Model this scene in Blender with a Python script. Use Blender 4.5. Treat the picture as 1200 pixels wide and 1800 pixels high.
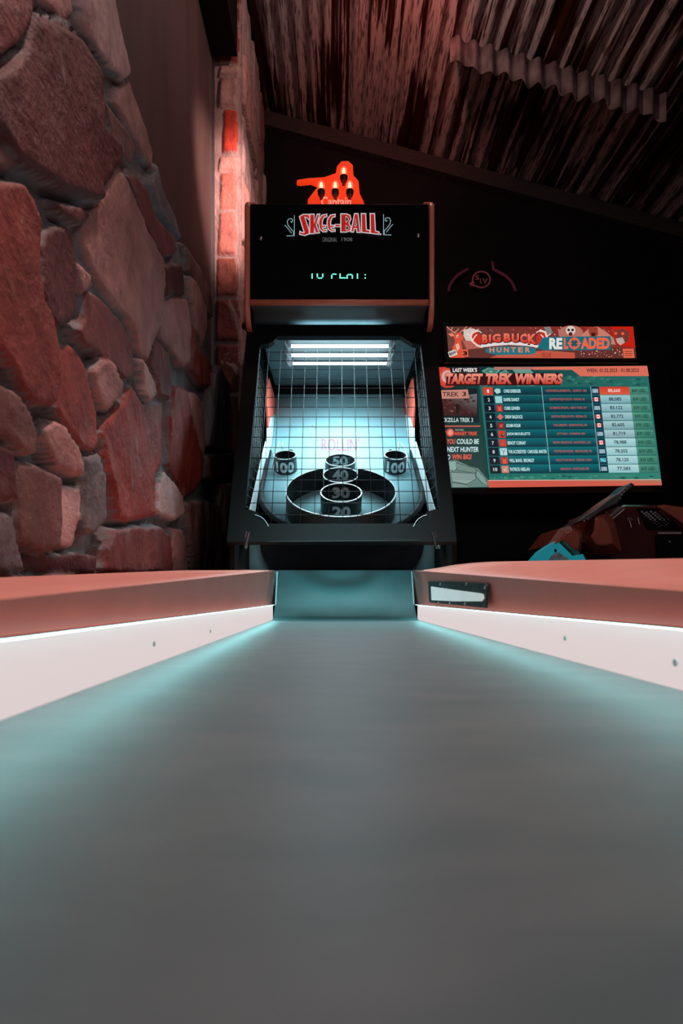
import bpy, bmesh, math, random
import numpy as np
from mathutils import Vector, Matrix, Euler

random.seed(4)
sc = bpy.context.scene
for o in list(bpy.data.objects):
    bpy.data.objects.remove(o)

# ------------------------------------------------------------------ camera
ZE = 0.74                      # eye height above the floor
CU, CV, F = 586.0, 1050.0, 1000.0   # principal vanishing point and focal length (1200x1800 frame)
cam_d = bpy.data.cameras.new('camera')
cam = bpy.data.objects.new('camera', cam_d)
sc.collection.objects.link(cam)
cam.location = (0, 0, ZE)
cam.rotation_euler = (math.pi / 2, 0, 0)
cam_d.sensor_fit = 'VERTICAL'
cam_d.sensor_height = 36.0
cam_d.lens = 20.0
cam_d.shift_x = 14 / 1800.0
cam_d.shift_y = 150 / 1800.0
cam_d.clip_start = 0.02
cam_d.dof.use_dof = True
cam_d.dof.focus_distance = 2.6
cam_d.dof.aperture_fstop = 5.6
sc.camera = cam

# ------------------------------------------------------------------ world, exposure
sc.view_settings.view_transform = 'Standard'
sc.view_settings.look = 'None'
sc.view_settings.gamma = 1.0
sc.view_settings.use_curve_mapping = False
sc.view_settings.exposure = 0.0
w = bpy.data.worlds.new('world')
sc.world = w
w.use_nodes = True
w.node_tree.nodes['Background'].inputs[0].default_value = (0.85, 0.85, 1.0, 1)
w.node_tree.nodes['Background'].inputs[1].default_value = 0.022


def light(name, kind, loc, energy, color, size=0.3, target=None, size_y=None, spot=None, blend=0.6):
    d = bpy.data.lights.new(name, kind)
    d.energy = energy
    d.color = color
    if kind == 'AREA':
        d.size = size
        if size_y:
            d.shape = 'RECTANGLE'
            d.size_y = size_y
    else:
        d.shadow_soft_size = size
    if kind == 'SPOT':
        d.spot_size = spot
        d.spot_blend = blend
    o = bpy.data.objects.new(name, d)
    sc.collection.objects.link(o)
    o.location = (loc[0], loc[1], loc[2] + ZE)
    if target:
        v = Vector((target[0], target[1], target[2] + ZE)) - Vector(o.location)
        o.rotation_euler = v.to_track_quat('-Z', 'Y').to_euler()
    return o


# grazing lamp close under the metal ceiling, out of frame above
light('ceiling_lamp', 'POINT', (0.25, 2.45, 3.14), 17, (1.0, 0.62, 0.56), 0.05)
light('red_ceiling_lamp', 'SPOT', (0.35, 2.55, 3.05), 22, (1.0, 0.10, 0.05), 0.03, (0.4, 3.8, 3.5), spot=math.radians(70), blend=1.0)
light('pillar_spot', 'SPOT', (0.35, 2.1, 2.5), 230, (1.0, 0.62, 0.55), 0.05, (-0.62, 3.3, 2.3), spot=math.radians(36), blend=1.0)
# room lamps above the alley and behind the camera
light('alley_lamp', 'SPOT', (0.12, 1.0, 3.3), 270, (1.0, 0.64, 0.58), 0.12, (0.12, 1.15, 0.0), spot=math.radians(42), blend=0.6)
light('room_lamp', 'AREA', (1.3, 0.1, 1.9), 5.5, (1.0, 0.80, 0.78), 0.6, (-0.5, 1.6, 0.5))
light('lane_lamp', 'AREA', (0.05, -0.5, 1.9), 5.0, (0.82, 0.92, 1.0), 0.8, (0.05, 0.7, -0.1))
# added cyan fills without fixtures, brightening the ramp and its foot
light('marquee_downlight', 'SPOT', (0.036, 2.41, 1.225), 7, (0.42, 0.93, 1.0), 0.04, (0.045, 1.95, -0.09), spot=math.radians(70), blend=1.0)
light('ramp_lamp', 'SPOT', (0.04, 1.35, 1.75), 150, (0.30, 0.92, 1.0), 0.28, (0.045, 2.02, -0.09), spot=math.radians(32), blend=0.9)
# throw of the three tubes in the hood, down onto the target board
for k_, x_ in enumerate((-0.12, 0.036, 0.19)):
    light('tube_throw', 'SPOT', (x_, 2.66, 1.165), 15, (0.66, 0.93, 1.0), 0.12, (x_, 2.76, 0.4), spot=math.radians(150), blend=0.5)


# ------------------------------------------------------------------ helpers
def lin(c):
    r = []
    for x in c[:3]:
        x = x / 255.0
        r.append(x / 12.92 if x <= 0.04045 else ((x + 0.055) / 1.055) ** 2.4)
    return tuple(r)


def P(u, v, Y):
    """world point seen at pixel (u, v) at distance Y in front of the eye"""
    return Vector(((u - CU) * Y / F, Y, ZE + (CV - v) * Y / F))


def new_mat(name):
    m = bpy.data.materials.new(name)
    m.use_nodes = True
    nt = m.node_tree
    return m, nt, nt.nodes['Principled BSDF']


def mat(name, col, rough=0.5, metal=0.0, noise=0.12, scale=30.0, bump=0.0, emit=None, strength=0.0,
        stretch=(1, 1, 1), col2=None, coat=0.0):
    m, nt, b = new_mat(name)
    b.inputs['Roughness'].default_value = rough
    b.inputs['Metallic'].default_value = metal
    if 'black' in name or 'hood' in name or name == 'lit_acrylic_panel': b.inputs['Specular IOR Level'].default_value = 0.15
    if coat:
        b.inputs['Coat Weight'].default_value = coat
        b.inputs['Coat Roughness'].default_value = 0.08
    tc = nt.nodes.new('ShaderNodeTexCoord')
    mp = nt.nodes.new('ShaderNodeMapping')
    mp.inputs['Scale'].default_value = stretch
    nt.links.new(tc.outputs['Object'], mp.inputs[0])
    n = nt.nodes.new('ShaderNodeTexNoise')
    n.inputs['Scale'].default_value = scale
    n.inputs['Detail'].default_value = 5
    nt.links.new(mp.outputs[0], n.inputs['Vector'])
    cr = nt.nodes.new('ShaderNodeValToRGB')
    c1 = tuple(x * (1 - noise) for x in col) + (1,)
    c2 = tuple(min(1, x * (1 + noise)) for x in col) + (1,) if col2 is None else tuple(col2) + (1,)
    cr.color_ramp.elements[0].position = 0.3
    cr.color_ramp.elements[1].position = 0.7
    cr.color_ramp.elements[0].color = c1
    cr.color_ramp.elements[1].color = c2
    nt.links.new(n.outputs['Fac'], cr.inputs[0])
    nt.links.new(cr.outputs[0], b.inputs['Base Color'])
    if bump:
        bp = nt.nodes.new('ShaderNodeBump')
        bp.inputs['Strength'].default_value = bump
        bp.inputs['Distance'].default_value = 0.01
        nt.links.new(n.outputs['Fac'], bp.inputs['Height'])
        nt.links.new(bp.outputs[0], b.inputs['Normal'])
    if emit:
        b.inputs['Emission Color'].default_value = tuple(emit) + (1,)
        b.inputs['Emission Strength'].default_value = strength
    return m


def colmat(name, rough=0.4, emit=0.0, base=1.0):
    """material reading the mesh's own print colours"""
    m, nt, b = new_mat(name)
    a = nt.nodes.new('ShaderNodeVertexColor')
    a.layer_name = 'Col'
    b.inputs['Roughness'].default_value = rough
    if base > 0:
        nt.links.new(a.outputs[0], b.inputs['Base Color'])
    else:
        b.inputs['Base Color'].default_value = (0, 0, 0, 1)
    if emit:
        nt.links.new(a.outputs[0], b.inputs['Emission Color'])
        b.inputs['Emission Strength'].default_value = emit
    return m


def obj(name, verts, faces, material, parent=None, smooth=False, bevel=0.0, seg=2, cols=None, angle=None):
    me = bpy.data.meshes.new(name)
    me.from_pydata([tuple(v) for v in verts], [], faces)
    me.update()
    if material:
        me.materials.append(material)
    if cols is not None:
        ca = me.color_attributes.new('Col', 'FLOAT_COLOR', 'POINT')
        arr = np.ones((len(verts), 4), dtype=np.float32)
        arr[:, :3] = np.array(cols, dtype=np.float32)
        ca.data.foreach_set('color', arr.ravel())
    o = bpy.data.objects.new(name, me)
    sc.collection.objects.link(o)
    if parent:
        o.parent = parent
        o.matrix_parent_inverse = Matrix.Translation(parent.location).inverted() if parent.type == 'EMPTY' and parent.parent is None else Matrix.Identity(4)
    bm = bmesh.new()
    bm.from_mesh(me)
    if cols is None:
        bmesh.ops.recalc_face_normals(bm, faces=bm.faces)
    bm.to_mesh(me)
    bm.free()
    if smooth:
        for p in me.polygons:
            p.use_smooth = True
        if angle:
            me.set_sharp_from_angle(angle=math.radians(angle))
    if bevel:
        md = o.modifiers.new('bevel', 'BEVEL')
        md.width = bevel
        md.segments = seg
        md.limit_method = 'ANGLE'
    return o


def sub(o, thing_):
    """parent o (built in world coords) under a mesh part"""
    return o


def empty(name, loc, label=None, cat=None, group=None):
    o = bpy.data.objects.new(name, None)
    sc.collection.objects.link(o)
    o.location = loc
    o.empty_display_size = 0.1
    tag(o, label, cat, group)
    return o


def tag(o, label=None, cat=None, group=None, kind=None):
    if label: o['label'] = label
    if cat: o['category'] = cat
    if group: o['group'] = group
    if kind: o['kind'] = kind
    return o


class G:
    """geometry collector"""
    def __init__(s):
        s.v, s.f = [], []

    def add(s, vs, fs):
        b = len(s.v)
        s.v += [Vector(x) for x in vs]
        s.f += [[i + b for i in q] for q in fs]
        return s

    def box(s, a, b):
        (x0, y0, z0), (x1, y1, z1) = a, b
        vs = [(x0, y0, z0), (x1, y0, z0), (x1, y1, z0), (x0, y1, z0), (x0, y0, z1), (x1, y0, z1), (x1, y1, z1), (x0, y1, z1)]
        return s.add(vs, [(0, 3, 2, 1), (4, 5, 6, 7), (0, 1, 5, 4), (1, 2, 6, 5), (2, 3, 7, 6), (3, 0, 4, 7)])

    def prism(s, pts, off):
        """polygon pts extruded by vector off"""
        n = len(pts)
        off = Vector(off)
        vs = [Vector(p) for p in pts] + [Vector(p) + off for p in pts]
        fs = [list(range(n))[::-1], list(range(n, 2 * n))]
        fs += [(i, (i + 1) % n, n + (i + 1) % n, n + i) for i in range(n)]
        return s.add(vs, fs)

    def tube(s, pts, r, n=8, closed=False, flat=None):
        pts = [Vector(p) for p in pts]
        m = len(pts)
        rings = []
        up = None
        for i, p in enumerate(pts):
            if closed:
                t = (pts[(i + 1) % m] - pts[i - 1])
            else:
                t = pts[min(i + 1, m - 1)] - pts[max(i - 1, 0)]
            t.normalize()
            if up is None:
                up = Vector((0, 0, 1)) if abs(t.z) < 0.9 else Vector((1, 0, 0))
            a = t.cross(up)
            if a.length < 1e-4: a = t.cross(Vector((0, 1, 0)))
            a.normalize()
            b = a.cross(t).normalized()
            up = b
            rr = r[i] if isinstance(r, (list, tuple)) else r
            rings.append([p + (a * math.cos(k * 2 * math.pi / n) + b * math.sin(k * 2 * math.pi / n)) * rr for k in range(n)])
        vs = [q for ring in rings for q in ring]
        fs = []
        for i in range(m if closed else m - 1):
            j = (i + 1) % m
            for k in range(n):
                k2 = (k + 1) % n
                fs.append((i * n + k, i * n + k2, j * n + k2, j * n + k))
        if not closed:
            fs.append(list(range(n))[::-1])
            fs.append([(m - 1) * n + k for k in range(n)])
        return s.add(vs, fs)

    def lathe(s, c, ax, prof, n=48, e1=None, closed=True):
        """prof: list of (r, h) revolved about axis ax through c (closed profile loop)"""
        ax = Vector(ax).normalized()
        e1 = Vector(e1) if e1 else ax.orthogonal().normalized()
        e2 = ax.cross(e1)
        c = Vector(c)
        m = len(prof)
        vs = []
        for k in range(n):
            a = 2 * math.pi * k / n
            d = e1 * math.cos(a) + e2 * math.sin(a)
            vs += [c + d * r + ax * h for r, h in prof]
        fs = []
        for k in range(n):
            k2 = (k + 1) % n
            for i in range(m if closed else m - 1):
                j = (i + 1) % m
                fs.append((k * m + i, k * m + j, k2 * m + j, k2 * m + i))
        return s.add(vs, fs)

    def obj(s, name, material, parent=None, **kw):
        return obj(name, s.v, s.f, material, parent, **kw)


_tc = {}


def text_geo(body, bold=0.02, shear=0.0, slices=0):
    """2D verts (bbox 0..1) and faces of a word set in the built-in face"""
    key = (body, bold, shear, slices)
    if key in _tc: return _tc[key]
    cu = bpy.data.curves.new('t', 'FONT')
    cu.body = body
    cu.offset = bold
    cu.shear = shear
    cu.resolution_u = 3
    ob = bpy.data.objects.new('t', cu)
    sc.collection.objects.link(ob)
    dg = bpy.context.evaluated_depsgraph_get()
    me = bpy.data.meshes.new_from_object(ob.evaluated_get(dg))
    if slices:
        bm = bmesh.new(); bm.from_mesh(me)
        xs = [v.co.x for v in bm.verts]
        a, b = min(xs), max(xs)
        for i in range(1, slices):
            bmesh.ops.bisect_plane(bm, geom=bm.verts[:] + bm.edges[:] + bm.faces[:], plane_co=(a + (b - a) * i / slices, 0, 0), plane_no=(1, 0, 0))
        bm.to_mesh(me); bm.free()
    vs = [(v.co.x, v.co.y) for v in me.vertices]
    fs = [tuple(p.vertices) for p in me.polygons]
    bpy.data.objects.remove(ob)
    bpy.data.curves.remove(cu)
    bpy.data.meshes.remove(me)
    x0 = min(v[0] for v in vs); x1 = max(v[0] for v in vs)
    y0 = min(v[1] for v in vs); y1 = max(v[1] for v in vs)
    vs = [((x - x0) / (x1 - x0), (y - y0) / (y1 - y0)) for x, y in vs]
    _tc[key] = (vs, fs)
    return vs, fs


class Canvas:
    """flat artwork traced on the plane of a real sign or screen"""
    def __init__(s, origin, normal, step=0.0004):
        s.o = Vector(origin); s.n = Vector(normal).normalized()
        if s.n.y > 0: s.n = -s.n
        s.eye = Vector((0, 0, ZE))
        s.v, s.f, s.c = [], [], []
        s.layer = 0
        s.step = step

    def hit(s, u, v, lift=None):
        d = Vector(((u - CU) / F, 1.0, (CV - v) / F))
        o = s.o + s.n * (s.step * s.layer if lift is None else lift)
        t = (o - s.eye).dot(s.n) / d.dot(s.n)
        return s.eye + d * t

    def poly(s, pts, col, up=True):
        if up: s.layer += 1
        b = len(s.v)
        n = len(pts)
        cols = col if isinstance(col, list) else [col] * n
        s.v += [s.hit(*p) for p in pts]
        s.c += [lin(c) for c in cols]
        s.f.append(list(range(b, b + n)))

    def quads(s, quads, col):
        s.layer += 1
        for q in quads: s.poly(q, col, up=False)

    def stroke(s, pts, w, col, closed=False):
        s.layer += 1
        n = len(pts)
        L = []
        R = []
        for i in range(n):
            if closed:
                a, b = pts[i - 1], pts[(i + 1) % n]
            else:
                a, b = pts[max(i - 1, 0)], pts[min(i + 1, n - 1)]
            if closed or 0 < i < n - 1:
                d1 = Vector((pts[i][0] - a[0], pts[i][1] - a[1])).normalized()
                d2 = Vector((b[0] - pts[i][0], b[1] - pts[i][1])).normalized()
                d = d1 + d2
                if d.length < 1e-3: d = d1
                d.normalize()
                nn = Vector((-d.y, d.x))
                k = 1 / max(0.55, abs(nn.dot(Vector((-d1.y, d1.x)))))
            else:
                d = Vector((b[0] - a[0], b[1] - a[1])).normalized()
                nn = Vector((-d.y, d.x)); k = 1
            L.append((pts[i][0] + nn.x * w / 2 * k, pts[i][1] + nn.y * w / 2 * k))
            R.append((pts[i][0] - nn.x * w / 2 * k, pts[i][1] - nn.y * w / 2 * k))
        for i in range(n if closed else n - 1):
            j = (i + 1) % n
            s.poly([L[i], L[j], R[j], R[i]], col, up=False)

    def ellipse(s, u, v, a, b, col, n=20):
        s.poly([(u + a * math.cos(2 * math.pi * k / n), v + b * math.sin(2 * math.pi * k / n)) for k in range(n)], col)

    def text(s, body, q, col, bold=0.02, shear=0.0, col2=None):
        """q = (TL, TR, BR, BL) pixel corners"""
        s.layer += 1
        vs, fs = text_geo(body, bold, shear)
        b = len(s.v)
        TL, TR, BR, BL = q
        for x, y in vs:
            t = 1 - y
            u = (TL[0] * (1 - x) + TR[0] * x) * (1 - t) + (BL[0] * (1 - x) + BR[0] * x) * t
            v = (TL[1] * (1 - x) + TR[1] * x) * (1 - t) + (BL[1] * (1 - x) + BR[1] * x) * t
            s.v.append(s.hit(u, v))
            if col2:
                a, c = lin(col), lin(col2)
                s.c.append(tuple(a[k] * (1 - t) + c[k] * t for k in range(3)))
            else:
                s.c.append(lin(col))
        s.f += [[i + b for i in f] for f in fs]

    def obj(s, name, material, parent=None):
        return obj(name, s.v, s.f, material, parent, cols=s.c)


def box_text(u0, v0, u1, v1, lean=0.0):
    h = v1 - v0
    return ((u0, v0), (u1, v0), (u1 + lean * h, v1), (u0 + lean * h, v1))


# numpy value noise
def vnoise(x, y, seed=0):
    xi = np.floor(x).astype(np.int64); yi = np.floor(y).astype(np.int64)
    fx = x - xi; fy = y - yi
    fx = fx * fx * (3 - 2 * fx); fy = fy * fy * (3 - 2 * fy)

    def h(a, b):
        n = (a * 374761393 + b * 668265263 + seed * 1442695041) & 0x7fffffff
        n = ((n ^ (n >> 13)) * 1274126177) & 0x7fffffff
        return ((n ^ (n >> 16)) & 0xffff) / 65535.0
    return (h(xi, yi) * (1 - fx) + h(xi + 1, yi) * fx) * (1 - fy) + (h(xi, yi + 1) * (1 - fx) + h(xi + 1, yi + 1) * fx) * fy


def fbm(x, y, seed=0, o=4):
    r = 0; a = 0.5
    for i in range(o):
        r = r + a * (vnoise(x * 2 ** i, y * 2 ** i, seed + i) - 0.5)
        a *= 0.5
    return r


def poly_sd(px, py, poly):
    """signed distance, positive inside"""
    inside = np.zeros(px.shape, bool)
    dmin = np.full(px.shape, 1e9)
    n = len(poly)
    for i in range(n):
        x0, y0 = poly[i]; x1, y1 = poly[(i + 1) % n]
        dx, dy = x1 - x0, y1 - y0
        L = dx * dx + dy * dy + 1e-12
        t = np.clip(((px - x0) * dx + (py - y0) * dy) / L, 0, 1)
        d = np.hypot(px - x0 - t * dx, py - y0 - t * dy)
        dmin = np.minimum(dmin, d)
        c = ((y0 > py) != (y1 > py)) & (px < (x1 - x0) * (py - y0) / (y1 - y0 + 1e-12) + x0)
        inside ^= c
    return np.where(inside, dmin, -dmin)


# ------------------------------------------------------------------ materials
def stone_material(name, amt=1.0, pale=(0.27, 0.175, 0.16)):
    m, nt, b = new_mat(name)
    a = nt.nodes.new('ShaderNodeVertexColor'); a.layer_name = 'Col'
    tc = nt.nodes.new('ShaderNodeTexCoord')
    n1 = nt.nodes.new('ShaderNodeTexNoise'); n1.inputs['Scale'].default_value = 9; n1.inputs['Detail'].default_value = 8; n1.inputs['Roughness'].default_value = 0.65
    n2 = nt.nodes.new('ShaderNodeTexNoise'); n2.inputs['Scale'].default_value = 60; n2.inputs['Detail'].default_value = 6
    mp = nt.nodes.new('ShaderNodeMapping'); mp.inputs['Scale'].default_value = (1, 1, 0.45); mp.inputs['Rotation'].default_value = (0.5, 0, 0)
    n3 = nt.nodes.new('ShaderNodeTexNoise'); n3.inputs['Scale'].default_value = 8; n3.inputs['Detail'].default_value = 11; n3.inputs['Roughness'].default_value = 0.62; n3.inputs['Distortion'].default_value = 1.4
    for n in (n1, n2): nt.links.new(tc.outputs['Object'], n.inputs['Vector'])
    nt.links.new(tc.outputs['Object'], mp.inputs[0]); nt.links.new(mp.outputs[0], n3.inputs['Vector'])
    r1 = nt.nodes.new('ShaderNodeValToRGB')
    r1.color_ramp.elements[0].position = 0.28; r1.color_ramp.elements[0].color = (0.55, 0.5, 0.5, 1)
    r1.color_ramp.elements[1].position = 0.72; r1.color_ramp.elements[1].color = (1.35, 1.3, 1.3, 1)
    nt.links.new(n1.outputs['Fac'], r1.inputs[0])
    mx = nt.nodes.new('ShaderNodeMix'); mx.data_type = 'RGBA'; mx.blend_type = 'MULTIPLY'; mx.inputs[0].default_value = 1
    nt.links.new(a.outputs[0], mx.inputs[6]); nt.links.new(r1.outputs[0], mx.inputs[7])
    r3 = nt.nodes.new('ShaderNodeValToRGB')
    r3.color_ramp.elements[0].position = 0.60; r3.color_ramp.elements[0].color = (0, 0, 0, 1)
    r3.color_ramp.elements[1].position = 0.66; r3.color_ramp.elements[1].color = (0.6, 0.6, 0.6, 1)
    nt.links.new(n3.outputs['Fac'], r3.inputs[0])
    m2 = nt.nodes.new('ShaderNodeMix'); m2.data_type = 'RGBA'
    nt.links.new(r3.outputs[0], m2.inputs[0]); nt.links.new(mx.outputs[2], m2.inputs[6]); m2.inputs[7].default_value = pale + (1,)
    nt.links.new(m2.outputs[2], b.inputs['Base Color'])
    b.inputs['Roughness'].default_value = 0.62
    bp = nt.nodes.new('ShaderNodeBump'); bp.inputs['Strength'].default_value = 0.85 * amt; bp.inputs['Distance'].default_value = 0.018
    ad = nt.nodes.new('ShaderNodeMath'); ad.operation = 'MULTIPLY_ADD'; ad.inputs[1].default_value = 0.35
    nt.links.new(n2.outputs['Fac'], ad.inputs[0]); nt.links.new(n3.outputs['Fac'], ad.inputs[2])
    nt.links.new(ad.outputs[0], bp.inputs['Height']); nt.links.new(bp.outputs[0], b.inputs['Normal'])
    return m


M = {}
M['stone'] = stone_material('sandstone')
M['stone2'] = stone_material('pale_sandstone', 0.8, (0.62, 0.50, 0.48))
M['plaster'] = mat('dark_plaster', (0.085, 0.05, 0.048), 0.75, noise=0.25, scale=6, bump=0.15, stretch=(1, 1, 0.2))
M['black_wall'] = mat('black_wall_paint', (0.009, 0.009, 0.010), 0.85, noise=0.2, scale=4, bump=0.1)
M['floor'] = mat('dark_carpet', (0.02, 0.018, 0.02), 0.95, noise=0.5, scale=60, bump=0.3)
M['black'] = mat('black_laminate', (0.005, 0.005, 0.006), 0.6, noise=0.1)
M['black_gloss'] = mat('black_gloss_glass', (0.006, 0.006, 0.007), 0.12, noise=0.1)
M['rubber'] = mat('black_rubber', (0.012, 0.013, 0.016), 0.55, noise=0.2)
M['ring'] = mat('ring_vinyl', (0.014, 0.016, 0.02), 0.4, noise=0.15)
M['ring_edge'] = mat('ring_edge_strip', (0.45, 0.49, 0.50), 0.4, noise=0.05)
M['numeral'] = mat('numeral_print', (0.80, 0.86, 0.88), 0.5, noise=0.06)
M['wire'] = mat('steel_wire', (0.05, 0.055, 0.06), 0.5, metal=0.4, noise=0.1)
M['steel'] = mat('brushed_steel', (0.5, 0.52, 0.54), 0.3, metal=1.0, noise=0.1, stretch=(1, 1, 20))
M['wood_trim'] = mat('salmon_edge_trim', (0.80, 0.26, 0.17), 0.35, noise=0.08)
M['board'] = mat('target_board', (0.34, 0.60, 0.66), 0.45, noise=0.06, scale=7)
M['white'] = mat('white_laminate', (0.62, 0.70, 0.72), 0.4, noise=0.05)
M['red_panel'] = mat('red_side_panel', (0.75, 0.12, 0.08), 0.4, noise=0.08)
M['hood'] = mat('hood_lining', (0.10, 0.13, 0.14), 0.8, noise=0.1, scale=5)
M['tube'] = mat('lit_tube', (0.9, 0.9, 0.9), 0.4, noise=0.02, emit=(0.80, 0.95, 1.0), strength=9.0)
M['clip'] = mat('clear_clip', (0.65, 0.65, 0.67), 0.15, metal=0.4, noise=0.2)
M['rail'] = mat('salmon_rail_vinyl', (0.80, 0.33, 0.265), 0.42, noise=0.05, scale=12)
M['light_panel'] = mat('lit_acrylic_panel', (0.02, 0.018, 0.018), 0.9, noise=0.03, scale=5, emit=(1.0, 0.85, 0.84), strength=0.72)
M['lane_led'] = mat('cyan_led_strip', (0.3, 0.6, 0.6), 0.4, noise=0.02, emit=(0.22, 0.88, 0.90), strength=30.0)


def lane_mat():
    m, nt, b = new_mat('lane_surface')
    tc = nt.nodes.new('ShaderNodeTexCoord')
    mp = nt.nodes.new('ShaderNodeMapping'); mp.inputs['Scale'].default_value = (1.2, 3.0, 1)
    nt.links.new(tc.outputs['Object'], mp.inputs[0])
    n = nt.nodes.new('ShaderNodeTexNoise'); n.inputs['Scale'].default_value = 9; n.inputs['Detail'].default_value = 8
    nt.links.new(mp.outputs[0], n.inputs['Vector'])
    r = nt.nodes.new('ShaderNodeValToRGB')
    r.color_ramp.elements[0].position = 0.3; r.color_ramp.elements[0].color = (0.105, 0.150, 0.157, 1)
    r.color_ramp.elements[1].position = 0.7; r.color_ramp.elements[1].color = (0.145, 0.182, 0.188, 1)
    nt.links.new(n.outputs['Fac'], r.inputs[0]); nt.links.new(r.outputs[0], b.inputs['Base Color'])
    b.inputs['Roughness'].default_value = 0.42
    n2 = nt.nodes.new('ShaderNodeTexNoise'); n2.inputs['Scale'].default_value = 120; n2.inputs['Detail'].default_value = 4
    nt.links.new(tc.outputs['Object'], n2.inputs['Vector'])
    bp = nt.nodes.new('ShaderNodeBump'); bp.inputs['Strength'].default_value = 0.12; bp.inputs['Distance'].default_value = 0.002
    nt.links.new(n2.outputs['Fac'], bp.inputs['Height']); nt.links.new(bp.outputs[0], b.inputs['Normal'])
    return m


M['lane'] = lane_mat()
M['ramp'] = mat('ramp_surface', (0.10, 0.235, 0.25), 0.5, noise=0.08, scale=9)


def ceiling_mat():
    m, nt, b = new_mat('limewashed_corrugated_metal')
    tc = nt.nodes.new('ShaderNodeTexCoord')

    def noise(scale, stretch, detail=6, dist=0.0):
        mp = nt.nodes.new('ShaderNodeMapping'); mp.inputs['Scale'].default_value = stretch
        nt.links.new(tc.outputs['Object'], mp.inputs[0])
        n = nt.nodes.new('ShaderNodeTexNoise'); n.inputs['Scale'].default_value = scale; n.inputs['Detail'].default_value = detail
        n.inputs['Distortion'].default_value = dist
        nt.links.new(mp.outputs[0], n.inputs['Vector'])
        return n.outputs['Fac']

    def ramp(f, p0, p1, c0, c1):
        r = nt.nodes.new('ShaderNodeValToRGB')
        r.color_ramp.elements[0].position = p0; r.color_ramp.elements[1].position = p1
        r.color_ramp.elements[0].color = c0; r.color_ramp.elements[1].color = c1
        nt.links.new(f, r.inputs[0]); return r.outputs[0]
    big = noise(1.6, (1.6, 0.45, 1), 3)
    streak = noise(16, (1.6, 0.05, 1), 7)
    speck = noise(90, (1, 0.12, 1), 6, 0.3)
    ma = nt.nodes.new('ShaderNodeMath'); ma.operation = 'ADD'
    nt.links.new(big, ma.inputs[0]); nt.links.new(streak, ma.inputs[1])
    mask = ramp(ma.outputs[0], 0.95, 1.10, (0, 0, 0, 1), (1, 1, 1, 1))
    dots = ramp(speck, 0.38, 0.5, (0.12, 0.10, 0.10, 1), (0.46, 0.40, 0.39, 1))
    mx = nt.nodes.new('ShaderNodeMix'); mx.data_type = 'RGBA'
    nt.links.new(mask, mx.inputs[0]); mx.inputs[6].default_value = (0.11, 0.035, 0.028, 1); nt.links.new(dots, mx.inputs[7])  # bare metal tinted red to paint in the red highlights
    nt.links.new(mx.outputs[2], b.inputs['Base Color'])
    rr = ramp(mask, 0, 1, (0.32, 0.32, 0.32, 1), (0.8, 0.8, 0.8, 1))
    nt.links.new(rr, b.inputs['Roughness'])
    mm = ramp(mask, 0, 1, (0.75, 0.75, 0.75, 1), (0.0, 0.0, 0.0, 1))
    nt.links.new(mm, b.inputs['Metallic'])
    return m


M['ceiling'] = ceiling_mat()
M['beam'] = mat('rough_dark_timber', (0.035, 0.028, 0.028), 0.8, noise=0.4, scale=20, bump=0.4, stretch=(1, 1, 6))

# ------------------------------------------------------------------ room shell
XS = -0.57      # stone face plane
PW = -0.70      # plaster plane


def struct(o):
    o['kind'] = 'structure'
    return o


struct(G().box((-1.0, -1.2, -0.1), (4.2, 4.6, 0)).obj('floor', M['floor']))
CZ = lambda x: 3.72 - 0.27 * (x + 0.535)
gg = G()
gg.add([(-0.535, 4.38, 0), (4.0, 4.38, 0), (4.0, 4.38, ZE + CZ(4.0)), (-0.535, 4.38, ZE + CZ(-0.535)),
        (-0.535, 4.5, 0), (4.0, 4.5, 0), (4.0, 4.5, ZE + CZ(4.0)), (-0.535, 4.5, ZE + CZ(-0.535))],
       [(0, 1, 2, 3), (7, 6, 5, 4), (0, 4, 5, 1), (1, 5, 6, 2), (2, 6, 7, 3), (3, 7, 4, 0)])
struct(gg.obj('wall_back', M['black_wall']))
struct(G().box((4.0, 0.5, 0), (4.12, 4.5, ZE + CZ(4.0))).obj('wall_right', M['black_wall']))
# plaster wall above the stone
struct(G().box((-0.85, 0.2, 0), (PW, 3.30, ZE + 3.70)).obj('wall_plaster', M['plaster']))
struct(G().box((PW, 3.26, ZE + 0.9), (PW + 0.017, 3.275, ZE + 3.1)).obj('trim_1', M['steel']))
struct(G().box((PW, 0.6, ZE + 3.10), (-0.552, 3.26, ZE + 3.68)).obj('trim_2', M['black']))
# rough timber plate where ceiling meets back wall
gg = G()
zs = [(x, ZE + CZ(x)) for x in (-0.53, 4.0)]
gg.prism([(zs[0][0], 4.30, zs[0][1] - 0.03), (zs[1][0], 4.30, zs[1][1] - 0.03), (zs[1][0], 4.30, zs[1][1] - 0.14), (zs[0][0], 4.30, zs[0][1] - 0.14)], (0, 0.08, 0))
struct(gg.obj('trim_3', M['beam']))

# corrugated ceiling
gg = G()
vs = []; fs = []
nx = 620
for i in range(nx + 1):
    x = -0.9 + 4.9 * i / nx
    z = ZE + CZ(x) + 0.016 * math.cos(2 * math.pi * x / 0.096)
    vs += [(x, 0.0, z), (x, 4.38, z), (x, 0.0, z + 0.05), (x, 4.38, z + 0.05)]
for i in range(nx):
    a = 4 * i; b = a + 4
    fs += [(a, a + 1, b + 1, b), (a + 2, b + 2, b + 3, a + 3)]
gg.add(vs, fs)
struct(gg.obj('ceiling', M['ceiling'], smooth=True))

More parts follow.
